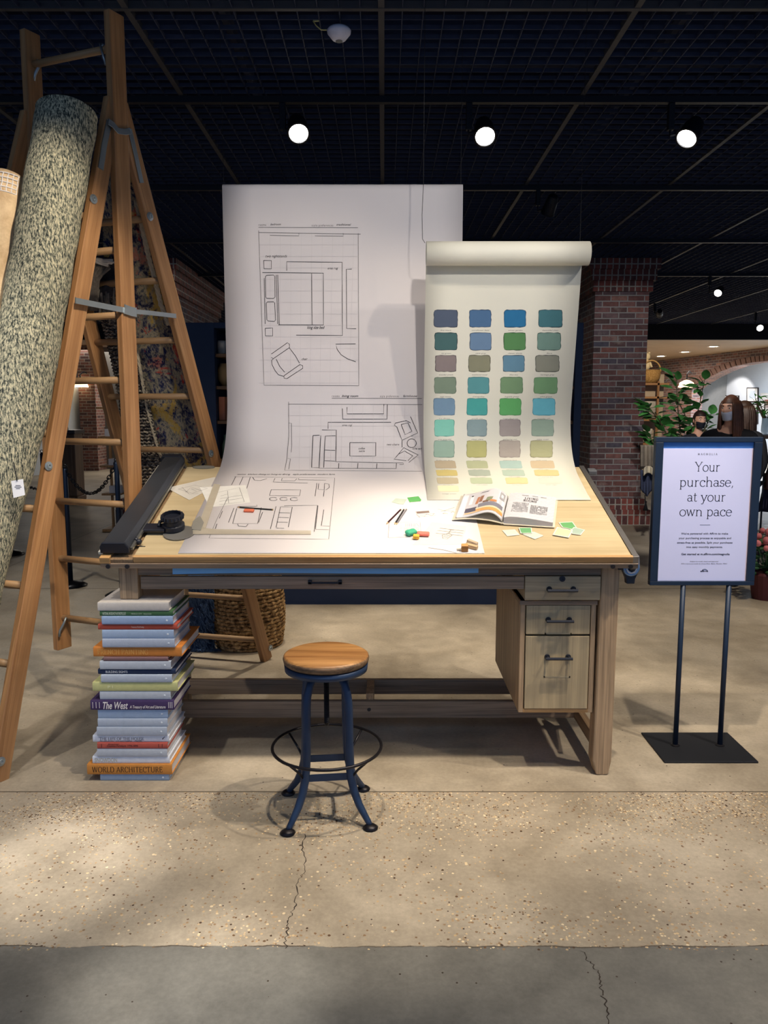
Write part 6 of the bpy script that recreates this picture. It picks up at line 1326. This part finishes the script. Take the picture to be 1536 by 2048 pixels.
# ================================================================ PEOPLE
def skin_mesh(verts, edges, radii, sub=2):
    me = bpy.data.meshes.new('s'); me.from_pydata(verts, edges, []); o = bpy.data.objects.new('s', me); sc.collection.objects.link(o)
    md = o.modifiers.new('k', 'SKIN'); md.use_smooth_shade = True
    for i, r in enumerate(radii): sv = me.skin_vertices[0].data[i]; sv.radius = (r, r) if isinstance(r, (int, float)) else r; sv.use_root = (i == 0)
    u_ = o.modifiers.new('u', 'SUBSURF'); u_.levels = sub; u_.render_levels = sub
    dg = bpy.context.evaluated_depsgraph_get(); dg.update(); m2 = bpy.data.meshes.new_from_object(o.evaluated_get(dg))
    vs = [v.co.copy() for v in m2.vertices]; fs = [tuple(p.vertices) for p in m2.polygons]
    bpy.data.objects.remove(o); bpy.data.meshes.remove(me); bpy.data.meshes.remove(m2); return vs, fs
def person(loc, H, yaw, headyaw, skin, hair, top, trousers, mask, label, long_hair=True, shoulders=1.0):
    s = H/1.70; Xf = Matrix.Translation(loc) @ Matrix.Rotation(yaw, 4, 'Z') @ Matrix.Scale(s, 4)
    t_ = thing('person', loc, label, 'person')
    V, E, Rr = [], [], []
    def v(p, r, par=None): V.append(Vector(p)); Rr.append(r); (E.append((par, len(V)-1)) if par is not None else None); return len(V)-1
    # facing -Y
    pel = v((0, 0, .93), (.14, .10)); w_ = v((0, 0, 1.08), (.115, .085), pel); c_ = v((0, .01, 1.25), (.135, .10), w_); sh_ = v((0, .015, 1.38), (.10, .075), c_); nk = v((0, .01, 1.45), .048, sh_); hd = v((0, -.005, 1.53), .055, nk)
    hands = []
    for sgn in (-1, 1):
        k1 = v((sgn*.09, 0, .86), .085, pel); k2 = v((sgn*.10, -.01, .49), .055, k1); k3 = v((sgn*.105, .01, .10), .038, k2); k4 = v((sgn*.11, -.05, .04), .036, k3); v((sgn*.115, -.15, .03), .028, k4)
        a1_ = v((sgn*.17*shoulders, .01, 1.36), .050, sh_); a2_ = v((sgn*.22*shoulders, .03, 1.10), .038, a1_); a3_ = v((sgn*.20*shoulders, -.08, .88), .026, a2_); hnd = v((sgn*.195, -.11, .82), (.026, .014), a3_)
        for j, (dx_, ln) in enumerate(((-.022, .07), (-.008, .08), (.007, .075), (.021, .06))):
            f1 = v((sgn*.195+dx_, -.12, .785), .0085, hnd); v((sgn*.195+dx_, -.115, .785-ln), .007, f1)
        v((sgn*.195-sgn*.035, -.13, .79), .009, hnd)
    vs, fs = skin_mesh(V, E, Rr); mb = MB(); mb.X = Xf; mb.add(vs, fs)
    HX = Matrix.Translation((0, -.012, 1.60)) @ Matrix.Rotation(headyaw, 4, 'Z'); mb.X = Xf @ HX
    # head with brow, nose, chin and ears
    def headfn(u, v_):
        a = u*2*math.pi; b_ = (v_-.5)*math.pi; x = .074*math.cos(b_)*math.sin(a); y = -.094*math.cos(b_)*math.cos(a); z = .118*math.sin(b_)
        if z < 0: x *= 1+z*2.6; 
        fr = max(0, math.cos(a))
        y -= fr**6*(.024*math.exp(-((z+.018)/.018)**2)+.006*math.exp(-((z-.03)/.015)**2)+.009*math.exp(-((z+.085)/.02)**2)+.006*math.exp(-((z+.05)/.008)**2))
        y += .010*math.exp(-((z-.008)/.012)**2)*(math.exp(-((x-.03)/.014)**2)+math.exp(-((x+.03)/.014)**2))*(1 if fr > 0 else 0)
        return (x, y, z)
    mb.grid(40, 28, headfn)
    for sgn in (-1, 1): mb.ball((sgn*.075, .005, -.005), (.010, .018, .030), 10, 8)
    body = mb.build('body', M(skin, .55, var=.04), t_, smooth=True)
    mb = MB(); mb.X = Xf @ HX
    for sgn in (-1, 1): mb.ball((sgn*.030, -.079, .008), (.013, .008, .0075), 10, 8)
    mb.build('eyes', M((236, 232, 228), .3), body); mb = MB(); mb.X = Xf @ HX
    for sgn in (-1, 1): mb.ball((sgn*.030, -.0855, .008), (.006, .003, .006), 10, 8); mb.tube([(sgn*.016, -.094, .030), (sgn*.032, -.092, .036), (sgn*.048, -.080, .031)], .003, 5)
    mb.build('irises_and_brows', M((40, 28, 24), .5), body)
    mb = MB(); mb.X = Xf @ HX; mb.tube([(-.022, -.088, -.052), (0, -.094, -.050), (.022, -.088, -.052)], [.003, .006, .003], 8); mb.build('lips', M((168, 92, 84), .5), body)
    if mask:
        mb = MB(); mb.X = Xf @ HX
        def mf(u, v_):
            a = (u-.5)*2.3; z = .006-.112*v_; w2 = 1-.25*abs(v_-.3); return (.074*math.sin(a)*w2, -.094*math.cos(a)*w2-.018*math.exp(-(a/.5)**2)*(1-.6*abs(v_-.35)*2), z-.012*abs(a)**2*(-1 if v_ > .6 else .4))
        mb.grid(14, 8, mf); o = mb.build('face_mask', M(mask, .7, var=.02), t_, smooth=True, solid=.004)
        mb = MB(); mb.X = Xf @ HX
        for sgn in (-1, 1): mb.tube([(sgn*.066, -.045, -.005), (sgn*.080, -.01, .008), (sgn*.086, .012, .0), (sgn*.079, -.005, -.03), (sgn*.062, -.048, -.07)], .0022, 5)
        mb.build('ear_loops', M(mask, .7), o)
    # hair
    mb = MB(); mb.X = Xf @ HX
    def hf(u, v_):
        a = u*2*math.pi; b_ = math.pi/2-v_*(math.pi*.5+.55*(1-math.cos(a))/2+.0); fr = max(0, math.cos(a))
        if fr > .3: b_ = math.pi/2-v_*(math.pi/2-.42)*(1)
        k_ = 1.10+.02*math.sin(a*23); return (.074*k_*math.cos(b_)*math.sin(a), -.094*k_*math.cos(b_)*math.cos(a)+.004, .118*1.09*math.sin(b_)+.004)
    mb.grid(48, 12, hf)
    if long_hair:
        random.seed(6)
        for i in range(70):
            a = random.uniform(.8, 2*math.pi-.8); x = .080*math.sin(a); y = -.098*math.cos(a)+.006; L = random.uniform(.20, .30)
            mb.tube([(x*.8, y*.8, .075), (x*1.02, y*1.02, .03), (x*1.12, y*1.06+.006, -.06), (x*1.18+random.uniform(-.01, .01), y*1.05+.01, -.06-L*.5), (x*1.22+random.uniform(-.02, .02), y*1.0+.0, -.06-L)], [.012, .014, .015, .013, .005], 6)
    else: mb.ball((0, .075, .07), (.04, .035, .04), 14, 10)
    mb.build('hair', M(hair, .5, var=.3, vs=30, bump=.4), t_, smooth=True)
    # clothing
    V, E, Rr = [], [], []
    pel = v((0, 0, .86), (.165, .125)); w_ = v((0, 0, 1.05), (.145, .11), pel); c_ = v((0, .01, 1.25), (.165, .125), w_); sh_ = v((0, .018, 1.375), (.125, .088), c_); v((0, .018, 1.44), (.070, .062), sh_)
    for sgn in (-1, 1):
        a1_ = v((sgn*.175*shoulders, .01, 1.36), .066, sh_); a2_ = v((sgn*.225*shoulders, .03, 1.10), .055, a1_); v((sgn*.203*shoulders, -.06, .91), .042, a2_)
    vs, fs = skin_mesh(V, E, Rr); mb = MB(); mb.X = Xf; mb.add(vs, fs); mb.build('top', M(top, .85, var=.1), t_, smooth=True)
    V, E, Rr = [], [], []
    pel = v((0, 0, .92), (.158, .118))
    for sgn in (-1, 1): k1 = v((sgn*.09, 0, .84), .10, pel); k2 = v((sgn*.10, -.01, .49), .070, k1); v((sgn*.105, .01, .08), .056, k2)
    vs, fs = skin_mesh(V, E, Rr); mb = MB(); mb.X = Xf; mb.add(vs, fs); mb.build('trousers', M(trousers, .85), t_, smooth=True)
    mb = MB(); mb.X = Xf
    for sgn in (-1, 1): mb.ball((sgn*.113, -.07, .035), (.045, .12, .035), 14, 8)
    mb.build('shoes', M((30, 28, 30), .6), t_, smooth=True)
    return t_
# masked woman: head top at y~798, eyes ~822
pw = atY(1461, 822, 6.8); person(Vector((pw.x, 6.8, 0)), 1.60, R(-22), R(-28), (228, 176, 150), (78, 46, 32), (22, 22, 30), (32, 34, 44), (206, 216, 240), 'person with long brown hair, pale blue face mask and black top behind the sign', True, 1.12)
pk = atY(1398, 843, 9.0); person(Vector((pk.x, 9.0, 0)), 1.47, R(6), R(0), (224, 172, 146), (50, 32, 28), (26, 28, 38), (34, 40, 62), (24, 28, 44), 'shorter person with tied-back dark hair and a black patterned face mask', False, .9)
p3 = atY(1489, 832, 7.5); person(Vector((p3.x, 7.5, 0)), 1.56, R(-60), R(-25), (198, 146, 120), (60, 40, 28), (24, 24, 30), (34, 36, 44), None, 'person with brown hair mostly hidden behind the long-haired masked person', True)
# brown leather bag and dark garment at the right edge
bg = atY(1531, 958, 7.6); t_ = thing('handbag', (bg.x+.05, 7.6, bg.z-.12), 'reddish brown leather bag hanging on a dark clothes rail at the right edge', 'bag')
MB().box(bg.x-.01, bg.x+.16, 7.55, 7.63, bg.z-.10, bg.z+.06).build('body', M((104, 48, 36), .4), t_, .015); MB().tube([(bg.x+.0, 7.59, bg.z+.06), (bg.x+.03, 7.59, bg.z+.18), (bg.x+.11, 7.59, bg.z+.18), (bg.x+.15, 7.59, bg.z+.06)], .007, 6).build('strap', M((70, 34, 28), .5), t_)
cr = thing('clothes_rail', (bg.x+.3, 7.6, 0), 'dark metal clothes rail standing at the right edge of the picture', 'rail')
MB().tube([(bg.x-.02, 7.60, .0), (bg.x-.02, 7.60, bg.z+.186), (bg.x+.9, 7.60, bg.z+.186), (bg.x+.9, 7.60, 0)], .010, 8).build('frame', TRM, cr)
gm = atY(1524, 915, 7.8); o = MB().grid(14, 14, lambda u, v: Vector((gm.x+.02+.34*u-.08*v*(1-u), 7.66+.05*math.sin(u*18)*v, bg.z+.17-.5*v))).build('coat', M((40, 36, 60), .9, var=.15), smooth=True, solid=.02); tag(o, 'dark blue coat hanging on the clothes rail behind the brown bag', 'coat')
# ================================================================ LEFT BACKGROUND
cY = 19.6; zf = lambda px, py: atY(px, py, cY)
o = MB().box(zf(158, 800).x, zf(191, 800).x, cY, cY+.6, 0, SZ-.001).build('brick_column', bkp); tag(o, 'pinkish brick column far back between the ladder rails', 'pillar')
struct(MB().prism([Vector((zf(157, 800).x, cY+.3, 0)), Vector((-9.35, 14.2, 0)), Vector((-9.35, 14.2, atY(100, 700, 14.2).z)), Vector((zf(157, 800).x, cY+.3, zf(157, 778).z))], (0, .1, 0)).build('wall_white', M((214, 222, 228), .8, var=.01)))
struct(box('wall_grey', zf(190, 800).x+.0, zf(262, 800).x, cY+.62, cY+.72, 0, SZ-.001, M((98, 96, 92), .8)))
kY = 13.0; kx = lambda px: atY(px, 900, kY).x; kz = lambda py: atY(140, py, kY).z
kb = thing('counter_cabinet', (kx(130), kY+.5, 0), 'brown panelled counter cabinet far behind the ladder', 'cabinet')
KW = wood('cabinet_wood', (110, 82, 58), (146, 112, 82), 'Z', .5)
box('body', kx(95), kx(150), kY, kY+.35, .08, kz(868), KW, kb, .01); box('countertop', kx(92), kx(154), kY-.06, kY+.38, kz(868), kz(860), M((74, 60, 56), .4), kb, .01); box('plinth', kx(94), kx(153), kY-.05, kY+.35, 0, .08, KW, kb, .01)
box('door', kx(99), kx(120), kY-.012, kY-.0005, .16, kz(880), KW, kb, .004); box('door', kx(124), kx(146), kY-.012, kY-.0005, .16, kz(880), KW, kb, .004)
mnt = thing('monitor_stand', (kx(124), kY+.2, kz(860)), 'small dark angled screen stand on the counter cabinet', 'stand'); MB().prism([(kx(121), kY+.2, kz(860)), (kx(127), kY+.2, kz(860)), (kx(124), kY+.2, kz(838)), (kx(121), kY+.2, kz(838))], (0, .05, 0)).build('arm', M((30, 40, 70), .5), mnt)
dY = 9.75; dxx = lambda px: atY(px, 900, dY).x; dz = lambda py: atY(215, py, dY).z
ds = thing('display_stand', (dxx(215), dY+.1, 0), 'slim wooden display stand with small shelves behind the ladder', 'stand')
WDB = wood('stand_wood', (176, 124, 68), (206, 156, 96), 'Z', .5)
box('pole', dxx(212), dxx(216), dY+.1, dY+.13, 0, dz(816), WDB, ds); box('base', dxx(200), dxx(232), dY-.05, dY+.3, 0, .03, WDB, ds, .004)
tr_ = [(196, 211, 814), (197, 225, 873), (198, 236, 931), (199, 236, 987)]
for a, b_, y in tr_: box('shelf', dxx(a), dxx(b_), dY, dY+.2, dz(y+4), dz(y), WDB, ds, .002)
for (a, b_, y0_, y1_, lb) in ((209, 223, 858, 873, 'white box on the display stand, highest of three'), (214, 238, 918, 931, 'white box on the display stand, middle of three'), (213, 238, 972, 987, 'white box on the display stand, lowest of three')):
    tag(box('white_box', dxx(a), dxx(b_), dY+.03, dY+.17, dz(y1_)+.0005, dz(y0_), M((222, 214, 212), .6), bevel=.003), lb, 'box')
c = Vector((dxx(208), dY+.1, dz(814)+.0005)); tag(MB().lathe([(0, 0), (.025, 0), (.02, .05), (.006, .08), (0, .082)], c, 16).build('white_bell', M((236, 232, 224), .5), smooth=True), 'small white cone on the topmost shelf of the display stand', 'ornament')
# ---- stanchions and chain
STL = M((24, 38, 60), .4, .4, name='navy_post'); BB = M((16, 18, 24), .35, .5, name='black_base')
bases = [(Vector((atY(233, 925, 6.3).x, 6.3, 0)), atY(233, 927, 6.3).z, 'navy chain post with a ring top seen between ladder and table'), (atZ(142, 1172), 1.0, 'chain post right behind the left foot of the raised ladder section'), (atZ(22, 1109), 1.0, 'chain post base low at the left picture edge'), (atZ(93, 1079), 1.0, 'farther chain post behind the front ladder rail')]
for p, z, lb in bases:
    t_ = thing('chain_post', p, lb, 'post')
    MB().lathe([(0, 0), (.13, 0), (.135, .01), (.09, .035), (.03, .05), (0, .052)], p, 28).build('base', BB, t_, smooth=True); MB().lathe([(.02, .045), (.02, z), (.012, z+.01), (0, z+.012)], p, 16).build('post', STL, t_, smooth=True)
    MB().tube([p+Vector((.016*math.cos(i/12*2*math.pi), 0, z+.028+.016*math.sin(i/12*2*math.pi))) for i in range(12)], .004, 6, closed=True).build('ring', BB, t_)
def chain(a, b_, sag, label, n_=30):
    mb = MB()
    for i in range(n_):
        f = (i+.5)/n_; p = a.lerp(b_, f)-Vector((0, 0, sag*(1-(2*f-1)**2))); f2 = f+.01; q = a.lerp(b_, f2)-Vector((0, 0, sag*(1-(2*f2-1)**2))); d_ = (q-p).normalized(); s_ = d_.cross(Vector((0, 0, 1))).normalized(); u_ = s_.cross(d_)
        if i % 2: s_ = (s_+u_).normalized()
        else: s_ = (s_-u_).normalized()
        mb.tube([p+d_*(.024*math.cos(k_/10*2*math.pi))+s_*(.013*math.sin(k_/10*2*math.pi)) for k_ in range(10)], .0042, 5, closed=True)
    tag(mb.build('plastic_chain', BB), label, 'chain')
tp = lambda i: bases[i][0]+Vector((0, 0, bases[i][1]+.02))
chain(tp(0), tp(1), .24, 'black chain sagging between two navy posts behind the ladder', 30)
chain(tp(1), tp(2), .25, 'black chain running left from the post behind the ladder foot', 40)
